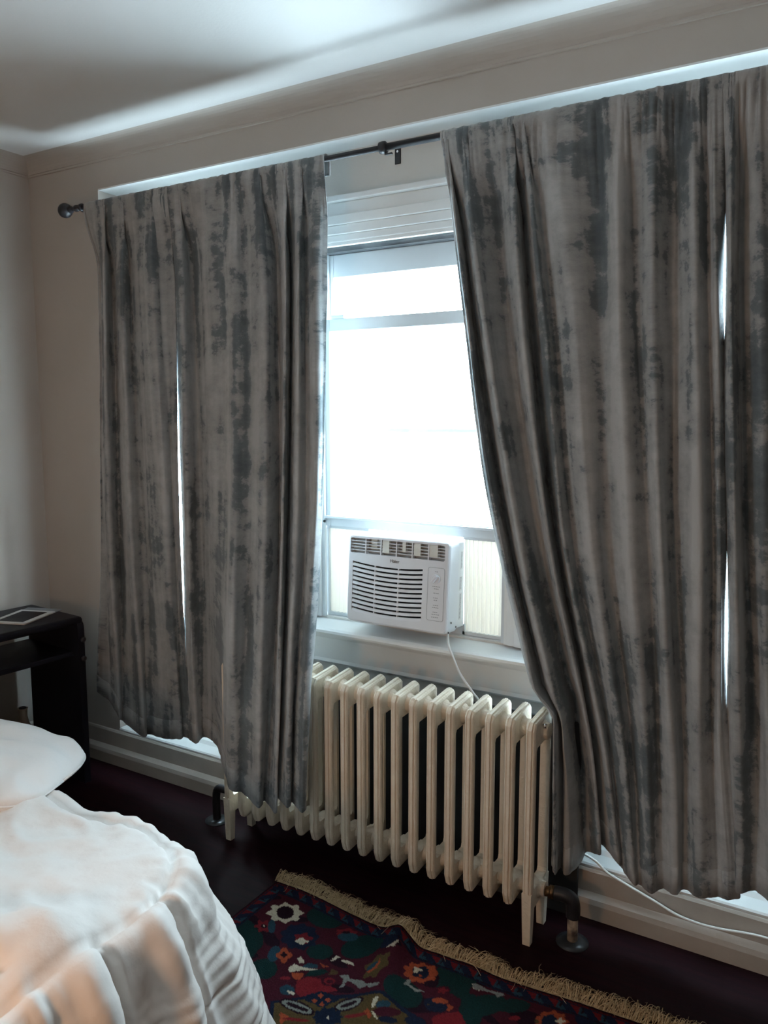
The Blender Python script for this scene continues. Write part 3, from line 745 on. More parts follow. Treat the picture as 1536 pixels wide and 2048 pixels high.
bmesh.ops.translate(bm, verts=bm.verts[:], vec=(kx, -.007, kz)); bm_obj('grip', bm, M['ac'], kb)
random.seed(3)
bm = bmesh.new()
for zz, w in ((.218, .010), (.166, .026), (.158, .014), (.143, .016), (.126, .018), (.118, .012), (.100, .016), (.092, .022), (.076, .016), (.068, .024), (.058, .026)):
    xx = kx - w / 2
    while xx < kx + w / 2:
        l = random.uniform(.003, .006); add_box(bm, xx, xx + l, -.0012, -.0008, zz - .0011, zz + .0011); xx += l + .0022
bm_obj('printed_marks', bm, M['mark'], cpl)['kind'] = 'stuff'
# maker's name on the front
fc = bpy.data.curves.new('maker_name', 'FONT'); fc.body = 'Haier'; fc.size = 0.0165; fc.align_x = 'CENTER'; fc.extrude = 0.0003; fc.space_character = 1.02
to = bpy.data.objects.new('tmp_text', fc); COL.objects.link(to)
bpy.context.view_layer.update()
me = bpy.data.meshes.new_from_object(to.evaluated_get(bpy.context.evaluated_depsgraph_get()))
bpy.data.objects.remove(to)
lg = link('maker_name', me, M['ink'], ac, (-.008, -.0008, .2335)); lg.rotation_euler = (PI / 2, 0, 0)
# right side of the casing: paper labels and screws
xs = AW - .006
for z0, z1, y0, y1 in ((.22, .285, .105, .118), (.145, .195, .100, .120), (.04, .135, .104, .120)):
    lb = box('side_label', (xs - .0004, xs + .0006, y0, y1, z0, z1), M['card'], ac)
    bm = bmesh.new(); zz = z0 + .006
    while zz < z1 - .004:
        add_box(bm, xs + .0005, xs + .0009, y0 + .002, y1 - .003 - random.random() * .004, zz, zz + .002); zz += .0048
    bm_obj('fine_print', bm, M['mark'], lb)
for y, z in ((.030, .040), (.070, .020), (.012, .008)):
    bm = bmesh.new(); add_cyl(bm, (AW - .001, y, z), (AW + .0015, y, z), .0032, n=12); bm_obj('screw', bm, M['ink'], ac)
# pleated side curtains of the unit, hanging upright in the window track
inv = (Matrix.Translation(ac.location) @ ac.rotation_euler.to_matrix().to_4x4()).inverted()
def in_ac(o):
    o.matrix_local = inv; return o
def pleats(x0, x1, z0, z1, y):
    n = max(4, int(round((x1 - x0) / 0.0085))); V, F = [], []
    for i in range(n + 1):
        xx = x0 + (x1 - x0) * i / n; yy = y + (0.006 if i % 2 else -0.006)
        V += [(xx, yy, z0), (xx, yy, z1)]
    for i in range(n): F.append((2 * i, 2 * i + 2, 2 * i + 3, 2 * i + 1))
    return V, F
for x0, x1 in ((-1.794, -1.606), (-1.200, -1.046)):
    V, F = pleats(x0, x1, .842, 1.188, .134)
    pp = in_ac(mesh_obj('pleated_panel', V, F, M['pleat'], ac))
    bs = [(x0 - .004, x1 + .004, .124, .144, .834, .846), (x0 - .004, x1 + .004, .124, .144, 1.182, 1.194)]
    xf = x0 if x0 < -1.5 else x1
    bs.append((xf - .006, xf + .006, .124, .144, .846, 1.182))
    fr = boxes('panel_frame', bs, M['alu'], ac); in_ac(fr)
in_ac(box('sill_seal', (-1.61, -1.195, .124, .144, .833, .872), M['alu'], ac))
bm = bmesh.new()
add_tube(bm, crom([(-1.222, .045, .868), (-1.204, .006, .852), (-1.186, -.022, .830), (-1.168, -.030, .800), (-1.148, -.030, .757), (-1.115, -.045, .725), (-1.080, -.050, .690), (-1.06, -.022, .63),
                   (-1.00, -.018, .42), (-.90, -.018, .28), (-.78, -.018, .23), (-.70, -.018, .212), (-.655, -.018, .196), (-.617, -.020, .170), (-.561, -.021, .151), (-.468, -.022, .122), (-.400, -.024, .101), (-.340, -.025, .095), (-.278, -.025, .098), (-.148, -.024, .113), (.05, -.03, .10), (.3, -.035, .02)], 8), .0042, 10)
in_ac(bm_obj('power_cord', bm, M['cord'], ac))

# ================================================================== desk, booklet, vase
dk = thing('desk', (-2.875, -.190, 0), 'dark navy desk with rounded corners standing beside the left wall', 'desk', rot=(0, 0, math.radians(-5.0)))
DW, DL, DZ = 0.40, 0.62, 0.752
bm = bmesh.new(); add_box(bm, -DW, 0.0, -DL, 0.0, DZ - .034, DZ, bev=.016, seg=4); bm_obj('desk_top', bm, M['desk'], dk)
for y0, y1 in ((-.034, -.004), (-DL + .004, -DL + .034)):
    bm = bmesh.new()
    P = [(-DW + .012, 0.0), (0.006, 0.0), (0.006, DZ - .05), (0.002, DZ - .03), (-.008, DZ - .02), (-DW + .02, DZ - .02), (-DW + .012, DZ - .03)]
    A = [bm.verts.new((p[0], y0, p[1])) for p in P]; B = [bm.verts.new((p[0], y1, p[1])) for p in P]
    for i in range(len(P)): bm.faces.new((A[i], A[(i + 1) % len(P)], B[(i + 1) % len(P)], B[i]))
    bm.faces.new(A[::-1]); bm.faces.new(B); bm_obj('end_panel', bm, M['desk'], dk)
box('shelf', (-DW + .02, -.03, -DL + .035, -.035, .575, .597), M['desk'], dk, bev=.004)
for z in (.655, .570):
    bm = bmesh.new(); add_lathe(bm, (.006, -.02, z), [(.005, -.004), (.005, .008), (.012, .012), (.012, .018), (.006, .022)], n=14, axis='X'); bm_obj('knob', bm, M['dark'], dk)
bk = thing('booklet', (-3.075, -.345, .7525), 'dark booklet with a white border lying on the navy desk', 'booklet', rot=(0, 0, math.radians(20)))
box('white_border', (-.085, .085, -.11, .11, 0.0, .006), M['card'], bk, bev=.001)
box('dark_cover', (-.060, .060, -.085, .085, .0055, .0072), M['desk'], bk, bev=.0005)
box('grey_strip', (-.085, .085, .112, .160, 0.0, .004), M['grey'], bk, bev=.001)
vs = bmesh.new()
add_lathe(vs, (0, 0, 0), [(.045, 0.0), (.060, .01), (.072, .05), (.072, .10), (.060, .155), (.040, .20), (.024, .235), (.0185, .265), (.020, .295), (.023, .303), (.017, .303), (.014, .28)], n=32)
va = thing('vase', (-3.20, -.285, 0), 'small beige stoneware bottle vase on the floor under the desk', 'vase')
bm_obj('body', vs, M['vase'], va)
bm = bmesh.new(); add_lathe(bm, (0, 0, .3025), [(.016, -.004), (.016, .004), (.012, .006)], n=20); bm_obj('stopper', bm, M['dark'], va)

# ================================================================== bed: comforter and pillow
bed = thing('bed', (-2.2, -1.95, 0), 'bed under a puffy white comforter with stitched seams', 'bed')
BX0, BX1, BY0, BY1, BZ = -3.00, -1.32, -2.80, -1.135, 0.555
box('mattress', (BX0 + .1 + 2.2, BX1 - .08 + 2.2, BY0 + .1 + 1.95, BY1 - .08 + 1.95, .20, .47), M['quilt'], bed, bev=.05, seg=3)
box('bed_base', (BX0 + .12 + 2.2, BX1 - .10 + 2.2, BY0 + .12 + 1.95, BY1 - .10 + 1.95, .0, .21), M['desk'], bed, bev=.01)
def comforter():
    cx, cy = (BX0 + BX1) / 2, (BY0 + BY1) / 2; hx, hy = (BX1 - BX0) / 2, (BY1 - BY0) / 2
    R = 0.24
    # perimeter of a rounded rectangle, denser in the corner towards window and foot
    per = []
    def arc(ccx, ccy, a0, n):
        for k in range(n): a = math.radians(a0 + 90 * k / n); per.append((ccx + R * math.cos(a), ccy + R * math.sin(a), math.cos(a), math.sin(a)))
    def seg(xa, ya, xb, yb, nx, ny, n):
        for k in range(n): t = k / n; per.append((xa + (xb - xa) * t, ya + (yb - ya) * t, nx, ny))
    arc(hx - R, hy - R, 0, 60); seg(hx - R, hy, -hx + R, hy, 0, 1, 110); arc(-hx + R, hy - R, 90, 14)
    seg(-hx, hy - R, -hx, -hy + R, -1, 0, 24); arc(-hx + R, -hy + R, 180, 14); seg(-hx + R, -hy, hx - R, -hy, 0, -1, 60); arc(hx - R, -hy + R, 270, 24)
    seg(hx, -hy + R, hx, hy - R, 1, 0, 130)
    n = len(per); rings = []
    RR = 0.13
    nt, na, nd = 60, 16, 96
    for s in range(nt + na + nd + 1):
        ring = []
        for i, (px, py, nx, ny) in enumerate(per):
            if s <= nt:
                t = (s / nt); t = 0.02 + 0.98 * t ** 0.75
                X, Yp, Zp = px * t, py * t, BZ; dn = (0, 0, 1); w = 0.0; din = (1 - t)
            elif s <= nt + na:
                a = (s - nt) / na * PI / 2 * 0.93
                X, Yp, Zp = px + nx * RR * math.sin(a), py + ny * RR * math.sin(a), BZ - RR * (1 - math.cos(a)); dn = (nx * math.sin(a), ny * math.sin(a), math.cos(a)); w = 0.15 * (s - nt) / na; din = 0
            else:
                q = (s - nt - na) / nd
                X, Yp, Zp = px + nx * (RR + .15 * q ** 0.8), py + ny * (RR + .15 * q ** 0.8), (BZ - RR * .89) * (1 - q) + 0.012 * q; dn = (nx, ny, 0.0); w = 0.15 + 0.85 * q; din = 0
            x, y, z = cx + X, cy + Yp, Zp
            disp = 0.0
            # soft quilting and wrinkles
            disp += 0.020 * noise.noise(Vector((x * 3.2, y * 3.2, z * 2.2)))
            wr = noise.noise(Vector((x * 5 + y * 8, y * 5 - x * 3, z * 5 + 4)))
            disp += 0.014 * (1 - abs(wr) * 2)
            disp += 0.004 * noise.noise(Vector((x * 22, y * 22, z * 9)))
            if s > nt:
                # the drop hangs in folds that deepen to the floor
                al = i / n * 2 * PI
                per_len = (px * 1.0 - py * 1.0)
                f = math.sin(per_len * 13.0 + 1.1 + 0.8 * noise.noise(Vector((per_len * 3, z * 2, 2))))
                disp += (0.009 + 0.021 * max(0.0, nx)) * w * (f if f > 0 else f * 0.7)
                c = noise.noise(Vector((per_len * 26, z * 6.0, 8)))
                disp += 0.006 * c
                lm = 0.5 + noise.noise(Vector((x * 6, y * 6, z * 4)))
                disp += (0.0004 + 0.0030 * max(0.0, nx) ** 2) * max(0, lm) * math.cos(2 * PI * z / 0.027 + 1.5 * noise.noise(Vector((x * 4, y * 4, 1))))
                disp += (0.003 + 0.004 * max(0.0, nx)) * sstep(0, .3, w) * (1 - 2 * abs(noise.noise(Vector((per_len * 17, z * 3.5 + per_len * 5, 6)))))
                foot = max(0.0, nx) * sstep(nt + 1, nt + na * .8, s)
                for yc, dp in ((-1.47, .05), (-1.285, .045)):
                    disp += foot * dp * math.exp(-((y - yc + .055) / .050) ** 2) - foot * dp * 1.1 * math.exp(-((y - yc - .004) / .012) ** 2)
            # raised puffs across the foot of the bed
            def ridge(x0, y0, x1, y1, wid, h):
                dx, dy = x1 - x0, y1 - y0; L = math.hypot(dx, dy)
                tt = max(0, min(1, ((x - x0) * dx + (y - y0) * dy) / L / L)); dd = math.hypot(x - x0 - dx * tt, y - y0 - dy * tt)
                return h * math.exp(-(dd / wid) ** 2)
            if s <= nt + na:
                disp += ridge(-1.60, -1.66, -1.36, -1.52, .09, .060) + ridge(-2.0, -1.75, -1.5, -1.80, .14, .05) + ridge(-1.75, -1.45, -1.42, -1.34, .16, .022)
            # stitched seams: one round the edge, two across the drop
            for zs in ((BZ - 0.020) if s > nt else -9, ):
                pass
            sd = (s - nt) / na if s > nt else -1
            if s > nt - 4:
                disp -= 0.020 * math.exp(-((s - (nt + 4)) / 0.75) ** 2) - 0.010 * math.exp(-((s - (nt + 7)) / 2.0) ** 2)
                disp += (0.002 + 0.007 * max(0.0, nx)) * math.exp(-((s - (nt + 9)) / 5.0) ** 2) * (1 - 2 * abs(noise.noise(Vector(((px - py) * 22, 2, 6)))))
                for sm in (nt + na + 24, nt + na + 52, nt + na + 78): disp -= 0.009 * math.exp(-((s - sm) / 0.9) ** 2)
            if s < nt:
                disp -= 0.012 * math.exp(-((y + 1.62) / .009) ** 2)
            ring.append((x + dn[0] * disp, y + dn[1] * disp, max(0.006, z + dn[2] * disp)))
        rings.append(ring)
    V = [p for r in rings for p in r]; F = []
    for a in range(len(rings) - 1):
        for i in range(n): j = (i + 1) % n; F.append((a * n + i, a * n + j, (a + 1) * n + j, (a + 1) * n + i))
    F.append(tuple(range(n))[::-1])
    return V, F
V, F = comforter()
cf = mesh_obj('comforter', V, F, M['quilt'], bed, smooth=True); cf.location = -bed.location

def pillow():
    V, F = [], []; nu, nv = 96, 48
    a, b, c = 0.34, 0.23, 0.066
    for i in range(nv + 1):
        ph = -PI / 2 + PI * i / nv
        for j in range(nu):
            th = 2 * PI * j / nu
            def se(v, e): return math.copysign(abs(v) ** e, v)
            x = a * se(math.cos(ph), .55) * se(math.cos(th), .55); y = b * se(math.cos(ph), .55) * se(math.sin(th), .55); z = c * se(math.sin(ph), 1.0)
            e = max(abs(x) / a, abs(y) / b); z *= 1 - .45 * max(0, e - .55)
            p = Vector((x, y, z)); d = 0.012 * noise.noise(p * 7) + 0.010 * (1 - 2 * abs(noise.noise(p * 11 + Vector((3, 1, 2)))))
            V.append((x * (1 + d), y * (1 + d), z + d * (1 if z > 0 else .3)))
    for i in range(nv):
        for j in range(nu): k = (j + 1) % nu; F.append((i * nu + j, i * nu + k, (i + 1) * nu + k, (i + 1) * nu + j))
    return V, F
V, F = pillow()
pw = thing('pillow', (-2.27, -1.13, .595), 'plump white pillow lying on the comforter by the dark desk', 'pillow', rot=(0, math.radians(6), math.radians(20)))
mesh_obj('pillowcase', V, F, M['pillow'], pw, smooth=True)
bm = bmesh.new()
P = [(0.342 * math.copysign(abs(math.cos(t)) ** .55, math.cos(t)), 0.232 * math.copysign(abs(math.sin(t)) ** .55, math.sin(t)), 0.004 * math.sin(5 * t)) for t in [2 * PI * k / 90 for k in range(91)]]
add_tube(bm, P, .0035, 6); bm_obj('piping', bm, M['pillow'], pw)

# ================================================================== rug
PAL = {'W': (.42, .37, .28), 'R': (.13, .010, .014), 'O': (.24, .045, .018), 'T': (.014, .042, .062), 'N': (.006, .011, .026), 'G': (.005, .021, .021),
       'L': (.065, .043, .016), 'M': (.040, .006, .012), 'D': (.012, .004, .009), 'K': (.16, .165, .15)}
RUGP = [
('G',[(-1.340,-0.458),(-1.336,-0.469),(-1.335,-0.480),(-1.338,-0.490),(-1.344,-0.500),(-1.352,-0.508),(-1.363,-0.515),(-1.375,-0.520),(-1.389,-0.522),(-1.404,-0.523),(-1.418,-0.520),(-1.432,-0.516),(-1.444,-0.510),(-1.454,-0.501),(-1.461,-0.492),(-1.465,-0.481),(-1.466,-0.470),(-1.464,-0.459),(-1.458,-0.449),(-1.450,-0.440),(-1.439,-0.433),(-1.425,-0.428),(-1.411,-0.426),(-1.396,-0.426),(-1.381,-0.428),(-1.368,-0.433),(-1.356,-0.440),(-1.346,-0.449)]),
('G',[(-1.283,-0.597),(-1.280,-0.604),(-1.278,-0.612),(-1.279,-0.619),(-1.281,-0.627),(-1.285,-0.634),(-1.291,-0.641),(-1.299,-0.646),(-1.307,-0.650),(-1.316,-0.652),(-1.325,-0.653),(-1.333,-0.652),(-1.341,-0.649),(-1.348,-0.645),(-1.354,-0.639),(-1.357,-0.632),(-1.359,-0.625),(-1.359,-0.617),(-1.357,-0.609),(-1.352,-0.601),(-1.346,-0.595),(-1.339,-0.589),(-1.330,-0.585),(-1.321,-0.583),(-1.312,-0.582),(-1.303,-0.584),(-1.295,-0.587),(-1.288,-0.591)]),
('G',[(-1.179,-0.476),(-1.172,-0.486),(-1.168,-0.499),(-1.167,-0.512),(-1.169,-0.527),(-1.173,-0.542),(-1.179,-0.556),(-1.188,-0.569),(-1.197,-0.580),(-1.209,-0.589),(-1.220,-0.595),(-1.232,-0.598),(-1.243,-0.598),(-1.253,-0.594),(-1.262,-0.588),(-1.269,-0.578),(-1.273,-0.567),(-1.275,-0.553),(-1.274,-0.538),(-1.270,-0.523),(-1.264,-0.508),(-1.255,-0.495),(-1.245,-0.483),(-1.233,-0.474),(-1.221,-0.467),(-1.209,-0.464),(-1.197,-0.465),(-1.187,-0.469)]),
('G',[(-0.956,-0.641),(-0.955,-0.652),(-0.956,-0.663),(-0.961,-0.673),(-0.968,-0.681),(-0.978,-0.687),(-0.989,-0.692),(-1.001,-0.694),(-1.015,-0.694),(-1.028,-0.691),(-1.041,-0.686),(-1.053,-0.679),(-1.062,-0.670),(-1.070,-0.660),(-1.075,-0.649),(-1.076,-0.637),(-1.075,-0.626),(-1.071,-0.616),(-1.063,-0.607),(-1.053,-0.600),(-1.041,-0.596),(-1.028,-0.594),(-1.014,-0.594),(-1.000,-0.598),(-0.988,-0.603),(-0.976,-0.611),(-0.967,-0.620),(-0.960,-0.630)]),
('G',[(-0.852,-0.477),(-0.851,-0.497),(-0.857,-0.514),(-0.860,-0.528),(-0.856,-0.545),(-0.854,-0.565),(-0.862,-0.579),(-0.878,-0.579),(-0.892,-0.574),(-0.903,-0.577),(-0.916,-0.585),(-0.931,-0.586),(-0.944,-0.573),(-0.949,-0.553),(-0.953,-0.537),(-0.964,-0.525),(-0.977,-0.508),(-0.981,-0.488),(-0.971,-0.474),(-0.957,-0.467),(-0.949,-0.457),(-0.945,-0.440),(-0.935,-0.424),(-0.920,-0.424),(-0.905,-0.439),(-0.894,-0.453),(-0.882,-0.459),(-0.866,-0.463)]),
('G',[(-0.794,-0.596),(-0.788,-0.610),(-0.784,-0.624),(-0.783,-0.638),(-0.783,-0.650),(-0.784,-0.660),(-0.788,-0.668),(-0.793,-0.673),(-0.800,-0.675),(-0.808,-0.674),(-0.816,-0.670),(-0.825,-0.663),(-0.834,-0.653),(-0.842,-0.642),(-0.849,-0.629),(-0.855,-0.614),(-0.859,-0.600),(-0.862,-0.585),(-0.862,-0.572),(-0.860,-0.561),(-0.857,-0.553),(-0.851,-0.548),(-0.844,-0.545),(-0.836,-0.547),(-0.827,-0.551),(-0.818,-0.559),(-0.809,-0.569),(-0.801,-0.582)]),
('G',[(-1.500,-0.662),(-1.489,-0.680),(-1.485,-0.696),(-1.484,-0.710),(-1.481,-0.723),(-1.478,-0.737),(-1.477,-0.751),(-1.483,-0.761),(-1.495,-0.762),(-1.511,-0.757),(-1.526,-0.749),(-1.540,-0.743),(-1.555,-0.738),(-1.572,-0.729),(-1.589,-0.715),(-1.601,-0.697),(-1.606,-0.681),(-1.608,-0.666),(-1.611,-0.653),(-1.615,-0.637),(-1.617,-0.621),(-1.611,-0.610),(-1.597,-0.609),(-1.580,-0.616),(-1.563,-0.624),(-1.549,-0.631),(-1.533,-0.637),(-1.516,-0.647)]),
('G',[(-1.382,-0.743),(-1.377,-0.751),(-1.374,-0.760),(-1.373,-0.769),(-1.374,-0.777),(-1.377,-0.785),(-1.382,-0.792),(-1.389,-0.797),(-1.397,-0.800),(-1.406,-0.802),(-1.416,-0.802),(-1.425,-0.800),(-1.435,-0.796),(-1.443,-0.791),(-1.450,-0.784),(-1.456,-0.776),(-1.459,-0.767),(-1.461,-0.758),(-1.460,-0.749),(-1.457,-0.741),(-1.452,-0.734),(-1.445,-0.729),(-1.436,-0.725),(-1.427,-0.723),(-1.417,-0.723),(-1.407,-0.726),(-1.397,-0.730),(-1.389,-0.736)]),
('N',[(-1.358,-0.559),(-1.361,-0.575),(-1.359,-0.587),(-1.346,-0.600),(-1.357,-0.611),(-1.366,-0.620),(-1.364,-0.637),(-1.378,-0.640),(-1.393,-0.640),(-1.402,-0.653),(-1.417,-0.650),(-1.428,-0.639),(-1.445,-0.643),(-1.457,-0.634),(-1.458,-0.618),(-1.475,-0.611),(-1.481,-0.598),(-1.470,-0.585),(-1.477,-0.571),(-1.476,-0.557),(-1.457,-0.554),(-1.452,-0.542),(-1.443,-0.530),(-1.425,-0.539),(-1.412,-0.535),(-1.396,-0.531),(-1.387,-0.547),(-1.376,-0.554)]),
('R',[(-1.373,-0.577),(-1.373,-0.584),(-1.377,-0.590),(-1.379,-0.595),(-1.376,-0.600),(-1.374,-0.607),(-1.378,-0.612),(-1.386,-0.613),(-1.393,-0.611),(-1.398,-0.613),(-1.403,-0.618),(-1.411,-0.620),(-1.416,-0.616),(-1.418,-0.609),(-1.419,-0.604),(-1.424,-0.601),(-1.431,-0.597),(-1.433,-0.591),(-1.427,-0.586),(-1.420,-0.583),(-1.416,-0.580),(-1.415,-0.573),(-1.411,-0.567),(-1.404,-0.566),(-1.398,-0.570),(-1.394,-0.575),(-1.388,-0.575),(-1.380,-0.574)]),
('W',[(-1.377,-0.596),(-1.377,-0.599),(-1.379,-0.604),(-1.382,-0.607),(-1.383,-0.609),(-1.382,-0.613),(-1.383,-0.617),(-1.386,-0.620),(-1.390,-0.621),(-1.395,-0.620),(-1.398,-0.619),(-1.401,-0.618),(-1.405,-0.619),(-1.410,-0.619),(-1.414,-0.617),(-1.415,-0.614),(-1.413,-0.610),(-1.410,-0.606),(-1.409,-0.604),(-1.410,-0.600),(-1.409,-0.596),(-1.406,-0.592),(-1.402,-0.591),(-1.397,-0.593),(-1.394,-0.594),(-1.390,-0.595),(-1.386,-0.594),(-1.381,-0.594)]),
('W',[(-1.472,-0.487),(-1.476,-0.502),(-1.479,-0.512),(-1.466,-0.522),(-1.469,-0.534),(-1.486,-0.539),(-1.489,-0.550),(-1.492,-0.564),(-1.509,-0.562),(-1.521,-0.560),(-1.533,-0.572),(-1.547,-0.570),(-1.552,-0.556),(-1.565,-0.555),(-1.582,-0.553),(-1.578,-0.538),(-1.575,-0.527),(-1.590,-0.517),(-1.587,-0.505),(-1.569,-0.500),(-1.566,-0.488),(-1.563,-0.473),(-1.546,-0.476),(-1.533,-0.478),(-1.520,-0.466),(-1.507,-0.468),(-1.501,-0.483),(-1.489,-0.485)]),
('D',[(-1.503,-0.504),(-1.499,-0.510),(-1.497,-0.517),(-1.496,-0.524),(-1.497,-0.530),(-1.499,-0.536),(-1.502,-0.541),(-1.507,-0.545),(-1.513,-0.548),(-1.520,-0.549),(-1.527,-0.548),(-1.534,-0.547),(-1.541,-0.543),(-1.547,-0.539),(-1.553,-0.533),(-1.557,-0.527),(-1.560,-0.520),(-1.561,-0.513),(-1.560,-0.506),(-1.558,-0.500),(-1.554,-0.495),(-1.549,-0.491),(-1.543,-0.488),(-1.536,-0.487),(-1.529,-0.488),(-1.522,-0.490),(-1.515,-0.493),(-1.509,-0.498)]),
('R',[(-1.519,-0.594),(-1.520,-0.602),(-1.526,-0.609),(-1.523,-0.613),(-1.514,-0.621),(-1.514,-0.627),(-1.525,-0.627),(-1.533,-0.625),(-1.534,-0.632),(-1.536,-0.641),(-1.544,-0.638),(-1.549,-0.628),(-1.553,-0.625),(-1.562,-0.628),(-1.572,-0.626),(-1.571,-0.617),(-1.564,-0.611),(-1.567,-0.607),(-1.577,-0.599),(-1.577,-0.592),(-1.565,-0.593),(-1.557,-0.595),(-1.557,-0.588),(-1.554,-0.578),(-1.546,-0.581),(-1.541,-0.591),(-1.537,-0.595),(-1.528,-0.592)]),
('D',[(-1.535,-0.604),(-1.534,-0.606),(-1.533,-0.608),(-1.533,-0.610),(-1.533,-0.612),(-1.534,-0.614),(-1.536,-0.616),(-1.537,-0.617),(-1.539,-0.618),(-1.541,-0.618),(-1.544,-0.618),(-1.546,-0.618),(-1.548,-0.617),(-1.550,-0.616),(-1.552,-0.614),(-1.553,-0.612),(-1.554,-0.610),(-1.554,-0.608),(-1.554,-0.606),(-1.553,-0.604),(-1.552,-0.602),(-1.550,-0.601),(-1.548,-0.600),(-1.546,-0.600),(-1.544,-0.600),(-1.541,-0.600),(-1.539,-0.601),(-1.537,-0.602)]),
('W',[(-1.540,-0.604),(-1.540,-0.605),(-1.539,-0.606),(-1.539,-0.607),(-1.539,-0.608),(-1.539,-0.609),(-1.540,-0.609),(-1.540,-0.610),(-1.541,-0.610),(-1.542,-0.610),(-1.543,-0.610),(-1.544,-0.610),(-1.545,-0.609),(-1.546,-0.609),(-1.547,-0.608),(-1.547,-0.607),(-1.548,-0.606),(-1.548,-0.605),(-1.548,-0.604),(-1.548,-0.603),(-1.547,-0.602),(-1.547,-0.602),(-1.546,-0.602),(-1.545,-0.601),(-1.544,-0.602),(-1.543,-0.602),(-1.542,-0.602),(-1.541,-0.603)]),
('T',[(-1.511,-0.591),(-1.506,-0.597),(-1.502,-0.604),(-1.500,-0.609),(-1.498,-0.614),(-1.497,-0.619),(-1.498,-0.622),(-1.500,-0.624),(-1.502,-0.624),(-1.506,-0.624),(-1.511,-0.622),(-1.515,-0.619),(-1.521,-0.614),(-1.526,-0.609),(-1.531,-0.603),(-1.536,-0.597),(-1.539,-0.591),(-1.542,-0.585),(-1.544,-0.580),(-1.545,-0.576),(-1.544,-0.572),(-1.543,-0.570),(-1.540,-0.570),(-1.536,-0.570),(-1.531,-0.572),(-1.526,-0.576),(-1.521,-0.580),(-1.516,-0.585)]),
('R',[(-1.270,-0.482),(-1.271,-0.488),(-1.275,-0.494),(-1.278,-0.498),(-1.277,-0.503),(-1.278,-0.508),(-1.283,-0.513),(-1.291,-0.516),(-1.298,-0.516),(-1.303,-0.519),(-1.310,-0.523),(-1.317,-0.525),(-1.322,-0.523),(-1.323,-0.518),(-1.324,-0.514),(-1.327,-0.512),(-1.332,-0.509),(-1.332,-0.504),(-1.326,-0.498),(-1.319,-0.494),(-1.315,-0.491),(-1.311,-0.485),(-1.305,-0.479),(-1.298,-0.477),(-1.293,-0.479),(-1.289,-0.482),(-1.283,-0.482),(-1.276,-0.480)]),
('T',[(-1.256,-0.500),(-1.254,-0.504),(-1.254,-0.509),(-1.255,-0.514),(-1.258,-0.520),(-1.262,-0.525),(-1.267,-0.530),(-1.273,-0.534),(-1.279,-0.537),(-1.286,-0.539),(-1.293,-0.541),(-1.299,-0.540),(-1.304,-0.539),(-1.309,-0.537),(-1.312,-0.533),(-1.314,-0.529),(-1.315,-0.524),(-1.314,-0.518),(-1.311,-0.513),(-1.307,-0.508),(-1.302,-0.503),(-1.296,-0.498),(-1.289,-0.495),(-1.282,-0.493),(-1.276,-0.492),(-1.269,-0.492),(-1.264,-0.494),(-1.259,-0.496)]),
('D',[(-1.290,-0.494),(-1.289,-0.495),(-1.290,-0.497),(-1.290,-0.499),(-1.291,-0.501),(-1.293,-0.503),(-1.295,-0.504),(-1.297,-0.506),(-1.300,-0.507),(-1.302,-0.508),(-1.305,-0.509),(-1.307,-0.509),(-1.309,-0.509),(-1.311,-0.508),(-1.312,-0.507),(-1.313,-0.506),(-1.312,-0.504),(-1.312,-0.502),(-1.311,-0.500),(-1.309,-0.498),(-1.307,-0.497),(-1.305,-0.495),(-1.302,-0.494),(-1.300,-0.493),(-1.297,-0.492),(-1.295,-0.492),(-1.293,-0.492),(-1.291,-0.493)]),
('T',[(-1.411,-0.699),(-1.409,-0.706),(-1.409,-0.713),(-1.409,-0.718),(-1.411,-0.723),(-1.414,-0.727),(-1.418,-0.728),(-1.422,-0.729),(-1.427,-0.727),(-1.432,-0.724),(-1.437,-0.720),(-1.442,-0.715),(-1.446,-0.708),(-1.450,-0.701),(-1.453,-0.694),(-1.455,-0.687),(-1.455,-0.680),(-1.455,-0.674),(-1.453,-0.669),(-1.450,-0.665),(-1.446,-0.663),(-1.442,-0.663),(-1.437,-0.665),(-1.431,-0.668),(-1.426,-0.672),(-1.421,-0.678),(-1.417,-0.684),(-1.413,-0.692)]),
('O',[(-1.380,-0.673),(-1.378,-0.680),(-1.379,-0.687),(-1.381,-0.691),(-1.381,-0.696),(-1.379,-0.702),(-1.378,-0.710),(-1.380,-0.715),(-1.387,-0.715),(-1.394,-0.711),(-1.400,-0.707),(-1.405,-0.705),(-1.410,-0.705),(-1.418,-0.704),(-1.425,-0.699),(-1.427,-0.692),(-1.426,-0.685),(-1.424,-0.681),(-1.424,-0.676),(-1.427,-0.670),(-1.428,-0.662),(-1.425,-0.657),(-1.419,-0.656),(-1.411,-0.660),(-1.405,-0.665),(-1.400,-0.666),(-1.394,-0.666),(-1.387,-0.668)]),
('D',[(-1.394,-0.679),(-1.393,-0.682),(-1.394,-0.685),(-1.395,-0.687),(-1.395,-0.689),(-1.394,-0.691),(-1.393,-0.694),(-1.394,-0.696),(-1.397,-0.697),(-1.400,-0.695),(-1.403,-0.693),(-1.405,-0.693),(-1.407,-0.693),(-1.410,-0.692),(-1.413,-0.690),(-1.414,-0.688),(-1.413,-0.685),(-1.412,-0.683),(-1.412,-0.681),(-1.413,-0.678),(-1.414,-0.675),(-1.413,-0.673),(-1.410,-0.673),(-1.407,-0.674),(-1.404,-0.676),(-1.402,-0.677),(-1.400,-0.677),(-1.397,-0.677)]),
('W',[(-1.360,-0.678),(-1.354,-0.664),(-1.328,-0.681),(-1.342,-0.689)]),
('W',[(-1.357,-0.720),(-1.352,-0.701),(-1.322,-0.699),(-1.279,-0.684),(-1.279,-0.691),(-1.319,-0.712),(-1.339,-0.734),(-1.350,-0.734)]),
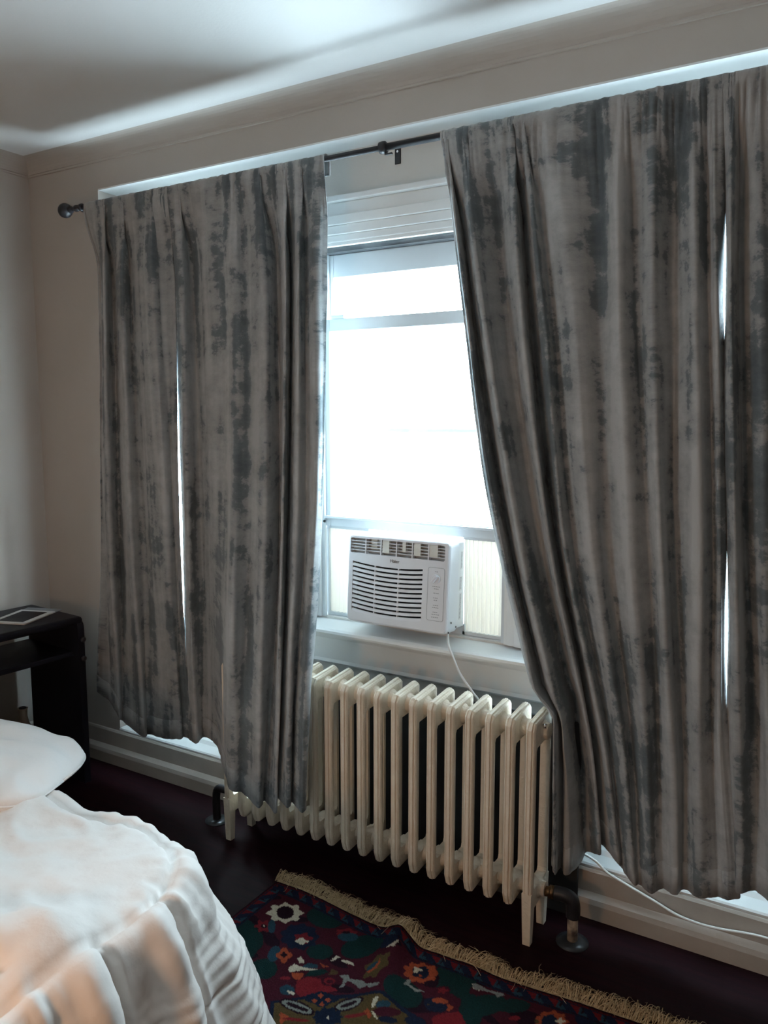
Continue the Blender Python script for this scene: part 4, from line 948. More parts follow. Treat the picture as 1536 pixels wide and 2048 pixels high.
('T',[(-1.326,-0.701),(-1.320,-0.676),(-1.292,-0.668),(-1.282,-0.679),(-1.307,-0.694)]),
('G',[(-1.296,-0.729),(-1.296,-0.700),(-1.262,-0.672),(-1.245,-0.678),(-1.262,-0.706)]),
('O',[(-1.339,-0.736),(-1.302,-0.718),(-1.297,-0.749),(-1.315,-0.753)]),
('O',[(-1.290,-0.658),(-1.259,-0.659),(-1.272,-0.671)]),
('L',[(-1.239,-0.687),(-1.245,-0.661),(-1.221,-0.662),(-1.218,-0.675)]),
('W',[(-1.270,-0.634),(-1.265,-0.606),(-1.251,-0.606),(-1.259,-0.623),(-1.263,-0.636)]),
('W',[(-1.246,-0.615),(-1.229,-0.609),(-1.204,-0.607),(-1.197,-0.617),(-1.217,-0.619),(-1.234,-0.620)]),
('W',[(-1.119,-0.484),(-1.117,-0.489),(-1.119,-0.495),(-1.122,-0.500),(-1.121,-0.502),(-1.119,-0.505),(-1.117,-0.511),(-1.118,-0.516),(-1.121,-0.518),(-1.126,-0.517),(-1.129,-0.514),(-1.131,-0.515),(-1.133,-0.519),(-1.138,-0.523),(-1.141,-0.522),(-1.143,-0.517),(-1.141,-0.511),(-1.139,-0.507),(-1.139,-0.504),(-1.141,-0.501),(-1.143,-0.495),(-1.143,-0.490),(-1.139,-0.488),(-1.134,-0.489),(-1.131,-0.492),(-1.129,-0.491),(-1.127,-0.487),(-1.122,-0.483)]),
('N',[(-1.136,-0.440),(-1.132,-0.445),(-1.128,-0.451),(-1.126,-0.459),(-1.125,-0.468),(-1.126,-0.478),(-1.127,-0.487),(-1.129,-0.497),(-1.133,-0.505),(-1.137,-0.512),(-1.142,-0.518),(-1.147,-0.521),(-1.152,-0.523),(-1.157,-0.523),(-1.162,-0.520),(-1.166,-0.516),(-1.169,-0.510),(-1.172,-0.502),(-1.173,-0.493),(-1.173,-0.484),(-1.172,-0.474),(-1.169,-0.465),(-1.166,-0.456),(-1.161,-0.448),(-1.157,-0.443),(-1.151,-0.439),(-1.146,-0.437),(-1.141,-0.438)]),
('L',[(-1.116,-0.539),(-1.111,-0.552),(-1.111,-0.568),(-1.106,-0.574),(-1.097,-0.580),(-1.094,-0.592),(-1.101,-0.604),(-1.107,-0.612),(-1.106,-0.624),(-1.106,-0.640),(-1.113,-0.646),(-1.122,-0.639),(-1.128,-0.638),(-1.135,-0.649),(-1.143,-0.653),(-1.148,-0.641),(-1.149,-0.625),(-1.153,-0.619),(-1.163,-0.614),(-1.167,-0.602),(-1.159,-0.590),(-1.153,-0.582),(-1.155,-0.569),(-1.155,-0.552),(-1.148,-0.546),(-1.138,-0.553),(-1.132,-0.554),(-1.125,-0.543)]),
('T',[(-1.137,-0.578),(-1.135,-0.580),(-1.133,-0.583),(-1.132,-0.587),(-1.131,-0.591),(-1.131,-0.596),(-1.132,-0.602),(-1.133,-0.607),(-1.134,-0.612),(-1.136,-0.616),(-1.138,-0.619),(-1.140,-0.622),(-1.143,-0.623),(-1.145,-0.624),(-1.148,-0.623),(-1.150,-0.621),(-1.152,-0.618),(-1.153,-0.614),(-1.154,-0.609),(-1.154,-0.604),(-1.154,-0.599),(-1.153,-0.594),(-1.151,-0.589),(-1.149,-0.585),(-1.147,-0.581),(-1.145,-0.578),(-1.142,-0.577),(-1.140,-0.577)]),
('O',[(-1.149,-0.625),(-1.138,-0.608),(-1.134,-0.586),(-1.139,-0.560),(-1.126,-0.584),(-1.125,-0.605),(-1.138,-0.627)]),
('R',[(-1.303,-0.754),(-1.286,-0.723),(-1.246,-0.712),(-1.209,-0.722),(-1.177,-0.726),(-1.227,-0.772),(-1.258,-0.802),(-1.281,-0.792)]),
('M',[(-1.203,-0.694),(-1.201,-0.699),(-1.200,-0.703),(-1.200,-0.708),(-1.201,-0.713),(-1.203,-0.717),(-1.207,-0.721),(-1.211,-0.724),(-1.215,-0.727),(-1.221,-0.728),(-1.226,-0.728),(-1.231,-0.727),(-1.236,-0.725),(-1.240,-0.722),(-1.243,-0.718),(-1.246,-0.714),(-1.247,-0.709),(-1.247,-0.704),(-1.246,-0.699),(-1.244,-0.695),(-1.240,-0.691),(-1.236,-0.688),(-1.231,-0.685),(-1.226,-0.684),(-1.221,-0.684),(-1.215,-0.685),(-1.211,-0.687),(-1.206,-0.690)]),
('R',[(-1.207,-0.698),(-1.206,-0.701),(-1.205,-0.704),(-1.205,-0.707),(-1.206,-0.710),(-1.208,-0.713),(-1.210,-0.716),(-1.213,-0.718),(-1.217,-0.720),(-1.220,-0.721),(-1.224,-0.721),(-1.227,-0.720),(-1.231,-0.719),(-1.233,-0.717),(-1.235,-0.715),(-1.237,-0.712),(-1.237,-0.709),(-1.237,-0.706),(-1.236,-0.703),(-1.235,-0.700),(-1.232,-0.697),(-1.229,-0.695),(-1.226,-0.693),(-1.222,-0.693),(-1.218,-0.692),(-1.215,-0.693),(-1.212,-0.694),(-1.209,-0.696)]),
('M',[(-1.211,-0.703),(-1.210,-0.704),(-1.210,-0.706),(-1.210,-0.708),(-1.210,-0.710),(-1.211,-0.712),(-1.213,-0.713),(-1.214,-0.715),(-1.216,-0.716),(-1.219,-0.716),(-1.221,-0.716),(-1.223,-0.716),(-1.225,-0.715),(-1.226,-0.714),(-1.228,-0.713),(-1.228,-0.711),(-1.229,-0.709),(-1.229,-0.707),(-1.228,-0.706),(-1.227,-0.704),(-1.226,-0.702),(-1.224,-0.701),(-1.222,-0.700),(-1.220,-0.699),(-1.218,-0.699),(-1.216,-0.700),(-1.214,-0.700),(-1.212,-0.701)]),
('K',[(-1.210,-0.674),(-1.191,-0.658),(-1.175,-0.669),(-1.146,-0.660),(-1.118,-0.668),(-1.084,-0.659),(-1.083,-0.669),(-1.103,-0.682),(-1.114,-0.675),(-1.131,-0.693),(-1.149,-0.682),(-1.175,-0.678),(-1.178,-0.691),(-1.172,-0.704),(-1.183,-0.716),(-1.184,-0.695),(-1.192,-0.680)]),
('O',[(-0.968,-0.517),(-0.973,-0.530),(-0.974,-0.540),(-0.965,-0.549),(-0.976,-0.558),(-0.983,-0.565),(-0.983,-0.578),(-0.995,-0.581),(-1.006,-0.580),(-1.014,-0.592),(-1.024,-0.589),(-1.031,-0.580),(-1.044,-0.585),(-1.051,-0.578),(-1.049,-0.565),(-1.061,-0.561),(-1.064,-0.551),(-1.052,-0.541),(-1.057,-0.531),(-1.054,-0.519),(-1.039,-0.518),(-1.034,-0.508),(-1.026,-0.498),(-1.015,-0.506),(-1.005,-0.502),(-0.992,-0.497),(-0.989,-0.510),(-0.981,-0.515)]),
('N',[(-0.985,-0.525),(-0.985,-0.531),(-0.987,-0.537),(-0.989,-0.543),(-0.988,-0.548),(-0.989,-0.555),(-0.993,-0.560),(-1.000,-0.562),(-1.006,-0.562),(-1.011,-0.563),(-1.017,-0.566),(-1.023,-0.567),(-1.028,-0.564),(-1.030,-0.558),(-1.032,-0.553),(-1.035,-0.549),(-1.039,-0.544),(-1.040,-0.538),(-1.035,-0.532),(-1.030,-0.528),(-1.026,-0.524),(-1.023,-0.519),(-1.018,-0.513),(-1.011,-0.512),(-1.006,-0.515),(-1.001,-0.519),(-0.996,-0.520),(-0.990,-0.521)]),
('W',[(-1.013,-0.530),(-1.013,-0.533),(-1.014,-0.536),(-1.017,-0.539),(-1.019,-0.541),(-1.020,-0.542),(-1.021,-0.544),(-1.021,-0.547),(-1.023,-0.550),(-1.026,-0.552),(-1.030,-0.552),(-1.032,-0.550),(-1.033,-0.547),(-1.033,-0.544),(-1.034,-0.542),(-1.035,-0.541),(-1.037,-0.539),(-1.039,-0.537),(-1.040,-0.533),(-1.038,-0.530),(-1.035,-0.528),(-1.032,-0.528),(-1.029,-0.529),(-1.027,-0.530),(-1.025,-0.530),(-1.022,-0.529),(-1.019,-0.528),(-1.016,-0.528)]),
('O',[(-1.004,-0.551),(-1.004,-0.552),(-1.003,-0.554),(-1.003,-0.555),(-1.004,-0.556),(-1.004,-0.557),(-1.005,-0.558),(-1.006,-0.559),(-1.007,-0.559),(-1.008,-0.559),(-1.009,-0.559),(-1.010,-0.559),(-1.011,-0.558),(-1.012,-0.557),(-1.013,-0.556),(-1.013,-0.555),(-1.013,-0.554),(-1.013,-0.553),(-1.013,-0.551),(-1.013,-0.550),(-1.012,-0.549),(-1.011,-0.549),(-1.010,-0.548),(-1.009,-0.548),(-1.008,-0.548),(-1.007,-0.549),(-1.006,-0.549),(-1.005,-0.550)]),
('K',[(-1.029,-0.614),(-1.029,-0.590),(-1.021,-0.584),(-1.016,-0.603),(-0.998,-0.606),(-0.964,-0.603),(-0.991,-0.619),(-1.012,-0.611)]),
('M',[(-0.906,-0.564),(-0.904,-0.568),(-0.904,-0.572),(-0.905,-0.577),(-0.907,-0.581),(-0.909,-0.585),(-0.913,-0.588),(-0.917,-0.591),(-0.921,-0.593),(-0.926,-0.595),(-0.930,-0.595),(-0.934,-0.594),(-0.938,-0.593),(-0.941,-0.590),(-0.943,-0.587),(-0.945,-0.583),(-0.945,-0.579),(-0.944,-0.575),(-0.942,-0.571),(-0.940,-0.567),(-0.936,-0.563),(-0.932,-0.560),(-0.928,-0.558),(-0.923,-0.557),(-0.919,-0.556),(-0.914,-0.557),(-0.911,-0.559),(-0.908,-0.561)]),
('R',[(-0.910,-0.567),(-0.910,-0.570),(-0.913,-0.574),(-0.914,-0.576),(-0.914,-0.579),(-0.913,-0.582),(-0.916,-0.585),(-0.920,-0.585),(-0.923,-0.585),(-0.925,-0.586),(-0.929,-0.588),(-0.932,-0.590),(-0.935,-0.588),(-0.934,-0.584),(-0.934,-0.582),(-0.936,-0.580),(-0.939,-0.579),(-0.940,-0.575),(-0.936,-0.573),(-0.933,-0.571),(-0.931,-0.569),(-0.929,-0.566),(-0.927,-0.563),(-0.923,-0.562),(-0.921,-0.564),(-0.919,-0.566),(-0.917,-0.566),(-0.913,-0.566)]),
('W',[(-0.834,-0.522),(-0.836,-0.524),(-0.840,-0.523),(-0.843,-0.523),(-0.845,-0.523),(-0.846,-0.525),(-0.848,-0.527),(-0.851,-0.527),(-0.854,-0.525),(-0.855,-0.521),(-0.856,-0.518),(-0.857,-0.517),(-0.860,-0.515),(-0.864,-0.512),(-0.865,-0.509),(-0.864,-0.507),(-0.860,-0.508),(-0.856,-0.509),(-0.855,-0.508),(-0.854,-0.506),(-0.852,-0.504),(-0.849,-0.504),(-0.846,-0.507),(-0.844,-0.510),(-0.844,-0.513),(-0.843,-0.514),(-0.840,-0.516),(-0.836,-0.519)]),
('N',[(-0.884,-0.634),(-0.884,-0.640),(-0.885,-0.645),(-0.888,-0.650),(-0.893,-0.654),(-0.898,-0.657),(-0.905,-0.660),(-0.912,-0.661),(-0.920,-0.661),(-0.927,-0.659),(-0.934,-0.657),(-0.940,-0.653),(-0.945,-0.649),(-0.949,-0.644),(-0.951,-0.638),(-0.952,-0.633),(-0.950,-0.627),(-0.947,-0.622),(-0.943,-0.618),(-0.937,-0.615),(-0.930,-0.612),(-0.923,-0.611),(-0.915,-0.612),(-0.908,-0.613),(-0.901,-0.616),(-0.895,-0.619),(-0.890,-0.624),(-0.886,-0.629)]),
('O',[(-0.890,-0.606),(-0.890,-0.609),(-0.891,-0.611),(-0.892,-0.614),(-0.895,-0.617),(-0.899,-0.620),(-0.903,-0.622),(-0.908,-0.624),(-0.913,-0.625),(-0.918,-0.626),(-0.923,-0.627),(-0.927,-0.627),(-0.930,-0.626),(-0.933,-0.624),(-0.934,-0.622),(-0.934,-0.620),(-0.933,-0.617),(-0.932,-0.614),(-0.929,-0.612),(-0.925,-0.609),(-0.920,-0.607),(-0.916,-0.605),(-0.911,-0.603),(-0.906,-0.602),(-0.901,-0.602),(-0.897,-0.602),(-0.894,-0.603),(-0.891,-0.604)]),
('O',[(-0.870,-0.619),(-0.869,-0.622),(-0.871,-0.625),(-0.873,-0.628),(-0.873,-0.630),(-0.873,-0.632),(-0.874,-0.636),(-0.876,-0.638),(-0.879,-0.639),(-0.882,-0.638),(-0.884,-0.636),(-0.886,-0.635),(-0.889,-0.636),(-0.892,-0.636),(-0.894,-0.634),(-0.895,-0.630),(-0.893,-0.627),(-0.891,-0.625),(-0.891,-0.623),(-0.891,-0.620),(-0.890,-0.617),(-0.888,-0.614),(-0.885,-0.613),(-0.882,-0.615),(-0.880,-0.617),(-0.878,-0.617),(-0.875,-0.617),(-0.872,-0.617)]),
('L',[(-0.904,-0.645),(-0.904,-0.646),(-0.905,-0.648),(-0.907,-0.650),(-0.909,-0.652),(-0.912,-0.653),(-0.915,-0.654),(-0.919,-0.654),(-0.922,-0.654),(-0.926,-0.654),(-0.929,-0.653),(-0.932,-0.652),(-0.934,-0.650),(-0.936,-0.649),(-0.937,-0.647),(-0.937,-0.645),(-0.936,-0.643),(-0.934,-0.641),(-0.932,-0.640),(-0.929,-0.638),(-0.926,-0.637),(-0.923,-0.637),(-0.919,-0.637),(-0.915,-0.637),(-0.912,-0.638),(-0.909,-0.639),(-0.907,-0.641),(-0.905,-0.643)]),
('T',[(-1.286,-0.788),(-1.284,-0.791),(-1.283,-0.796),(-1.283,-0.800),(-1.284,-0.804),(-1.286,-0.808),(-1.289,-0.812),(-1.292,-0.814),(-1.297,-0.817),(-1.302,-0.818),(-1.307,-0.818),(-1.311,-0.817),(-1.316,-0.815),(-1.320,-0.813),(-1.323,-0.810),(-1.326,-0.806),(-1.327,-0.802),(-1.327,-0.797),(-1.326,-0.793),(-1.324,-0.789),(-1.321,-0.785),(-1.317,-0.782),(-1.313,-0.780),(-1.308,-0.779),(-1.303,-0.779),(-1.298,-0.780),(-1.293,-0.782),(-1.289,-0.784)]),
('W',[(-1.305,-0.799),(-1.281,-0.794),(-1.275,-0.804),(-1.292,-0.807)]),
('R',[(-1.324,-0.754),(-1.324,-0.756),(-1.324,-0.757),(-1.325,-0.760),(-1.326,-0.762),(-1.328,-0.764),(-1.331,-0.766),(-1.334,-0.768),(-1.337,-0.770),(-1.341,-0.771),(-1.344,-0.772),(-1.347,-0.773),(-1.349,-0.773),(-1.351,-0.772),(-1.353,-0.771),(-1.353,-0.770),(-1.353,-0.768),(-1.352,-0.766),(-1.351,-0.764),(-1.349,-0.761),(-1.346,-0.759),(-1.343,-0.757),(-1.340,-0.755),(-1.336,-0.754),(-1.333,-0.753),(-1.330,-0.753),(-1.327,-0.753),(-1.326,-0.753)]),
('N',[(-1.317,-0.856),(-1.247,-0.793),(-1.237,-0.774),(-1.211,-0.753),(-1.176,-0.745),(-1.120,-0.709),(-1.059,-0.681),(-1.013,-0.686),(-0.960,-0.695),(-0.917,-0.698),(-0.892,-0.725),(-1.258,-0.943)]),
('L',[(-1.303,-0.858),(-1.240,-0.802),(-1.214,-0.802),(-1.187,-0.779),(-1.163,-0.756),(-1.110,-0.716),(-1.057,-0.694),(-1.011,-0.699),(-0.956,-0.711),(-0.919,-0.741),(-1.246,-0.936)]),
('N',[(-1.157,-0.753),(-1.157,-0.760),(-1.162,-0.769),(-1.168,-0.775),(-1.171,-0.781),(-1.172,-0.788),(-1.174,-0.796),(-1.182,-0.803),(-1.192,-0.806),(-1.201,-0.805),(-1.208,-0.803),(-1.215,-0.803),(-1.224,-0.805),(-1.234,-0.806),(-1.241,-0.803),(-1.242,-0.796),(-1.237,-0.788),(-1.231,-0.781),(-1.228,-0.775),(-1.227,-0.768),(-1.225,-0.760),(-1.217,-0.753),(-1.207,-0.749),(-1.197,-0.750),(-1.190,-0.753),(-1.184,-0.753),(-1.175,-0.751),(-1.164,-0.750)]),
('O',[(-1.202,-0.763),(-1.202,-0.765),(-1.202,-0.767),(-1.203,-0.768),(-1.204,-0.770),(-1.203,-0.772),(-1.203,-0.774),(-1.204,-0.775),(-1.206,-0.775),(-1.208,-0.775),(-1.210,-0.773),(-1.211,-0.773),(-1.213,-0.773),(-1.215,-0.773),(-1.217,-0.772),(-1.218,-0.770),(-1.217,-0.768),(-1.216,-0.766),(-1.216,-0.765),(-1.216,-0.763),(-1.216,-0.761),(-1.215,-0.760),(-1.213,-0.759),(-1.211,-0.760),(-1.209,-0.761),(-1.208,-0.762),(-1.206,-0.762),(-1.204,-0.762)]),
('O',[(-1.206,-0.788),(-1.205,-0.790),(-1.206,-0.792),(-1.207,-0.793),(-1.207,-0.795),(-1.207,-0.796),(-1.207,-0.798),(-1.208,-0.800),(-1.210,-0.800),(-1.212,-0.799),(-1.213,-0.798),(-1.215,-0.798),(-1.217,-0.798),(-1.219,-0.798),(-1.221,-0.797),(-1.221,-0.795),(-1.220,-0.793),(-1.219,-0.792),(-1.219,-0.790),(-1.220,-0.788),(-1.220,-0.786),(-1.219,-0.785),(-1.217,-0.785),(-1.215,-0.785),(-1.213,-0.787),(-1.212,-0.787),(-1.210,-0.787),(-1.208,-0.787)]),
('O',[(-1.174,-0.766),(-1.174,-0.768),(-1.175,-0.770),(-1.175,-0.771),(-1.176,-0.773),(-1.175,-0.775),(-1.175,-0.777),(-1.176,-0.778),(-1.178,-0.778),(-1.180,-0.778),(-1.182,-0.776),(-1.183,-0.776),(-1.185,-0.776),(-1.187,-0.776),(-1.189,-0.775),(-1.189,-0.773),(-1.189,-0.771),(-1.188,-0.770),(-1.188,-0.768),(-1.188,-0.766),(-1.188,-0.764),(-1.187,-0.763),(-1.185,-0.763),(-1.183,-0.763),(-1.181,-0.765),(-1.180,-0.765),(-1.178,-0.765),(-1.176,-0.765)]),
('O',[(-1.180,-0.789),(-1.179,-0.791),(-1.180,-0.793),(-1.181,-0.794),(-1.181,-0.795),(-1.181,-0.797),(-1.181,-0.799),(-1.182,-0.801),(-1.184,-0.801),(-1.186,-0.800),(-1.187,-0.799),(-1.188,-0.799),(-1.190,-0.799),(-1.192,-0.799),(-1.194,-0.798),(-1.195,-0.796),(-1.194,-0.794),(-1.193,-0.792),(-1.193,-0.791),(-1.193,-0.789),(-1.193,-0.787),(-1.192,-0.786),(-1.190,-0.785),(-1.188,-0.786),(-1.187,-0.787),(-1.185,-0.788),(-1.184,-0.787),(-1.181,-0.788)]),
('D',[(-1.185,-0.831),(-1.185,-0.835),(-1.188,-0.840),(-1.193,-0.845),(-1.200,-0.849),(-1.209,-0.852),(-1.220,-0.855),(-1.233,-0.856),(-1.245,-0.857),(-1.257,-0.857),(-1.269,-0.855),(-1.279,-0.853),(-1.288,-0.850),(-1.294,-0.846),(-1.297,-0.842),(-1.297,-0.837),(-1.295,-0.832),(-1.290,-0.828),(-1.282,-0.824),(-1.272,-0.820),(-1.261,-0.818),(-1.249,-0.816),(-1.236,-0.815),(-1.224,-0.816),(-1.212,-0.817),(-1.202,-0.820),(-1.194,-0.823),(-1.188,-0.827)]),
('K',[(-1.193,-0.832),(-1.193,-0.835),(-1.196,-0.838),(-1.200,-0.842),(-1.207,-0.845),(-1.215,-0.847),(-1.224,-0.849),(-1.235,-0.851),(-1.245,-0.851),(-1.256,-0.851),(-1.266,-0.851),(-1.274,-0.849),(-1.281,-0.847),(-1.286,-0.844),(-1.289,-0.841),(-1.289,-0.838),(-1.287,-0.834),(-1.282,-0.831),(-1.275,-0.828),(-1.267,-0.825),(-1.257,-0.823),(-1.246,-0.822),(-1.236,-0.821),(-1.225,-0.821),(-1.215,-0.822),(-1.207,-0.824),(-1.200,-0.826),(-1.196,-0.829)]),
('D',[(-1.203,-0.833),(-1.204,-0.834),(-1.206,-0.836),(-1.210,-0.838),(-1.215,-0.839),(-1.222,-0.841),(-1.230,-0.842),(-1.238,-0.843),(-1.246,-0.844),(-1.254,-0.844),(-1.262,-0.844),(-1.268,-0.843),(-1.273,-0.843),(-1.277,-0.841),(-1.278,-0.840),(-1.278,-0.838),(-1.276,-0.837),(-1.272,-0.835),(-1.266,-0.833),(-1.259,-0.832),(-1.252,-0.831),(-1.243,-0.830),(-1.235,-0.829),(-1.227,-0.829),(-1.219,-0.829),(-1.213,-0.829),(-1.208,-0.830),(-1.205,-0.831)]),
('D',[(-1.096,-0.723),(-1.093,-0.728),(-1.092,-0.734),(-1.092,-0.741),(-1.094,-0.749),(-1.097,-0.757),(-1.102,-0.765),(-1.107,-0.773),(-1.114,-0.780),(-1.120,-0.786),(-1.127,-0.790),(-1.134,-0.792),(-1.140,-0.793),(-1.145,-0.792),(-1.150,-0.790),(-1.153,-0.785),(-1.154,-0.780),(-1.154,-0.772),(-1.152,-0.765),(-1.149,-0.756),(-1.145,-0.748),(-1.139,-0.740),(-1.133,-0.733),(-1.126,-0.727),(-1.119,-0.723),(-1.112,-0.720),(-1.106,-0.719),(-1.100,-0.720)]),
('K',[(-1.100,-0.728),(-1.098,-0.732),(-1.098,-0.736),(-1.098,-0.742),(-1.100,-0.748),(-1.103,-0.755),(-1.107,-0.762),(-1.112,-0.768),(-1.117,-0.774),(-1.122,-0.779),(-1.128,-0.783),(-1.133,-0.786),(-1.138,-0.787),(-1.142,-0.786),(-1.146,-0.785),(-1.148,-0.781),(-1.148,-0.777),(-1.148,-0.771),(-1.146,-0.765),(-1.143,-0.758),(-1.139,-0.751),(-1.135,-0.745),(-1.129,-0.739),(-1.124,-0.734),(-1.118,-0.730),(-1.113,-0.727),(-1.108,-0.726),(-1.104,-0.726)]),
('D',[(-1.106,-0.736),(-1.106,-0.738),(-1.106,-0.740),(-1.107,-0.744),(-1.109,-0.748),(-1.111,-0.753),(-1.114,-0.757),(-1.118,-0.762),(-1.122,-0.767),(-1.125,-0.771),(-1.129,-0.774),(-1.133,-0.776),(-1.136,-0.778),(-1.138,-0.778),(-1.140,-0.777),(-1.140,-0.776),(-1.140,-0.773),(-1.139,-0.769),(-1.138,-0.765),(-1.135,-0.761),(-1.132,-0.756),(-1.128,-0.751),(-1.125,-0.747),(-1.121,-0.743),(-1.117,-0.739),(-1.113,-0.737),(-1.110,-0.736),(-1.108,-0.735)]),
('N',[(-1.108,-0.801),(-1.113,-0.812),(-1.109,-0.818),(-1.103,-0.826),(-1.116,-0.832),(-1.114,-0.840),(-1.118,-0.848),(-1.130,-0.847),(-1.134,-0.858),(-1.143,-0.858),(-1.151,-0.853),(-1.162,-0.861),(-1.167,-0.852),(-1.172,-0.847),(-1.185,-0.847),(-1.180,-0.836),(-1.184,-0.829),(-1.190,-0.822),(-1.177,-0.816),(-1.180,-0.807),(-1.176,-0.798),(-1.163,-0.800),(-1.159,-0.789),(-1.149,-0.788),(-1.141,-0.794),(-1.130,-0.786),(-1.125,-0.795),(-1.121,-0.801)]),
('W',[(-1.142,-0.823),(-1.141,-0.824),(-1.141,-0.825),(-1.141,-0.826),(-1.141,-0.827),(-1.141,-0.828),(-1.142,-0.829),(-1.142,-0.829),(-1.143,-0.830),(-1.144,-0.830),(-1.145,-0.830),(-1.146,-0.829),(-1.147,-0.829),(-1.148,-0.828),(-1.149,-0.827),(-1.149,-0.826),(-1.150,-0.825),(-1.150,-0.824),(-1.150,-0.823),(-1.149,-0.823),(-1.149,-0.822),(-1.148,-0.821),(-1.147,-0.821),(-1.146,-0.821),(-1.145,-0.821),(-1.144,-0.821),(-1.143,-0.822),(-1.142,-0.822)]),
('W',[(-1.055,-0.751),(-1.067,-0.718),(-1.061,-0.702),(-1.051,-0.723),(-1.051,-0.745)]),
('T',[(-1.020,-0.703),(-1.018,-0.706),(-1.017,-0.709),(-1.018,-0.713),(-1.018,-0.717),(-1.020,-0.721),(-1.022,-0.725),(-1.025,-0.729),(-1.028,-0.733),(-1.032,-0.736),(-1.035,-0.738),(-1.039,-0.739),(-1.042,-0.739),(-1.045,-0.738),(-1.047,-0.737),(-1.048,-0.734),(-1.049,-0.731),(-1.049,-0.727),(-1.048,-0.723),(-1.047,-0.719),(-1.044,-0.715),(-1.042,-0.711),(-1.038,-0.707),(-1.035,-0.705),(-1.031,-0.702),(-1.028,-0.701),(-1.025,-0.701),(-1.022,-0.702)]),
('M',[(-0.983,-0.711),(-0.982,-0.714),(-0.982,-0.719),(-0.984,-0.724),(-0.987,-0.730),(-0.992,-0.736),(-0.998,-0.743),(-1.004,-0.748),(-1.011,-0.753),(-1.019,-0.758),(-1.025,-0.761),(-1.032,-0.763),(-1.037,-0.763),(-1.041,-0.762),(-1.044,-0.760),(-1.045,-0.756),(-1.045,-0.752),(-1.043,-0.746),(-1.040,-0.740),(-1.035,-0.734),(-1.029,-0.728),(-1.023,-0.722),(-1.016,-0.717),(-1.009,-0.713),(-1.002,-0.710),(-0.995,-0.708),(-0.990,-0.707),(-0.986,-0.708)]),
('O',[(-1.069,-0.765),(-1.063,-0.752),(-1.040,-0.771),(-1.040,-0.784)]),
('W',[(-1.053,-0.754),(-1.041,-0.757),(-1.023,-0.768),(-1.006,-0.766),(-1.019,-0.775),(-1.036,-0.769)]),
('N',[(-0.923,-0.705),(-0.922,-0.708),(-0.922,-0.712),(-0.923,-0.716),(-0.925,-0.720),(-0.927,-0.724),(-0.931,-0.727),(-0.935,-0.730),(-0.940,-0.733),(-0.944,-0.734),(-0.949,-0.735),(-0.953,-0.734),(-0.957,-0.733),(-0.960,-0.731),(-0.962,-0.728),(-0.963,-0.725),(-0.964,-0.721),(-0.963,-0.717),(-0.961,-0.713),(-0.958,-0.709),(-0.955,-0.706),(-0.950,-0.703),(-0.946,-0.700),(-0.941,-0.699),(-0.936,-0.698),(-0.932,-0.699),(-0.928,-0.700),(-0.925,-0.702)]),
('N',[(-0.975,-0.743),(-0.974,-0.745),(-0.975,-0.748),(-0.977,-0.752),(-0.979,-0.755),(-0.983,-0.759),(-0.988,-0.763),(-0.993,-0.766),(-0.998,-0.769),(-1.003,-0.771),(-1.008,-0.773),(-1.013,-0.773),(-1.017,-0.773),(-1.020,-0.772),(-1.022,-0.771),(-1.022,-0.768),(-1.022,-0.765),(-1.020,-0.762),(-1.017,-0.758),(-1.013,-0.754),(-1.009,-0.751),(-1.004,-0.747),(-0.998,-0.744),(-0.993,-0.742),(-0.988,-0.741),(-0.983,-0.740),(-0.980,-0.740),(-0.977,-0.741)]),
('O',[(-1.233,-0.879),(-1.232,-0.883),(-1.232,-0.887),(-1.235,-0.890),(-1.237,-0.892),(-1.238,-0.894),(-1.238,-0.896),(-1.238,-0.900),(-1.239,-0.904),(-1.242,-0.906),(-1.246,-0.905),(-1.250,-0.902),(-1.253,-0.898),(-1.254,-0.895),(-1.255,-0.892),(-1.257,-0.890),(-1.261,-0.888),(-1.264,-0.884),(-1.266,-0.880),(-1.265,-0.876),(-1.262,-0.875),(-1.257,-0.875),(-1.253,-0.876),(-1.250,-0.877),(-1.248,-0.877),(-1.245,-0.876),(-1.241,-0.875),(-1.237,-0.876)]),
('R',[(-1.055,-0.769),(-1.055,-0.771),(-1.056,-0.773),(-1.058,-0.777),(-1.062,-0.780),(-1.067,-0.784),(-1.072,-0.788),(-1.078,-0.792),(-1.084,-0.795),(-1.091,-0.798),(-1.096,-0.801),(-1.101,-0.802),(-1.105,-0.803),(-1.108,-0.803),(-1.110,-0.802),(-1.110,-0.800),(-1.109,-0.798),(-1.106,-0.795),(-1.103,-0.791),(-1.098,-0.787),(-1.092,-0.783),(-1.086,-0.779),(-1.080,-0.776),(-1.074,-0.773),(-1.068,-0.770),(-1.063,-0.769),(-1.059,-0.768),(-1.056,-0.768)]),
('R',[(-1.180,-0.860),(-1.180,-0.862),(-1.182,-0.864),(-1.186,-0.867),(-1.191,-0.870),(-1.197,-0.873),(-1.204,-0.877),(-1.211,-0.880),(-1.219,-0.883),(-1.226,-0.886),(-1.233,-0.888),(-1.239,-0.889),(-1.244,-0.890),(-1.247,-0.890),(-1.249,-0.889),(-1.249,-0.888),(-1.247,-0.886),(-1.243,-0.883),(-1.238,-0.880),(-1.232,-0.877),(-1.225,-0.873),(-1.218,-0.870),(-1.210,-0.867),(-1.202,-0.864),(-1.195,-0.862),(-1.190,-0.860),(-1.185,-0.860),(-1.182,-0.860)]),
('R',[(-0.901,-0.678),(-0.848,-0.621),(-0.800,-0.670),(-0.885,-0.720)]),
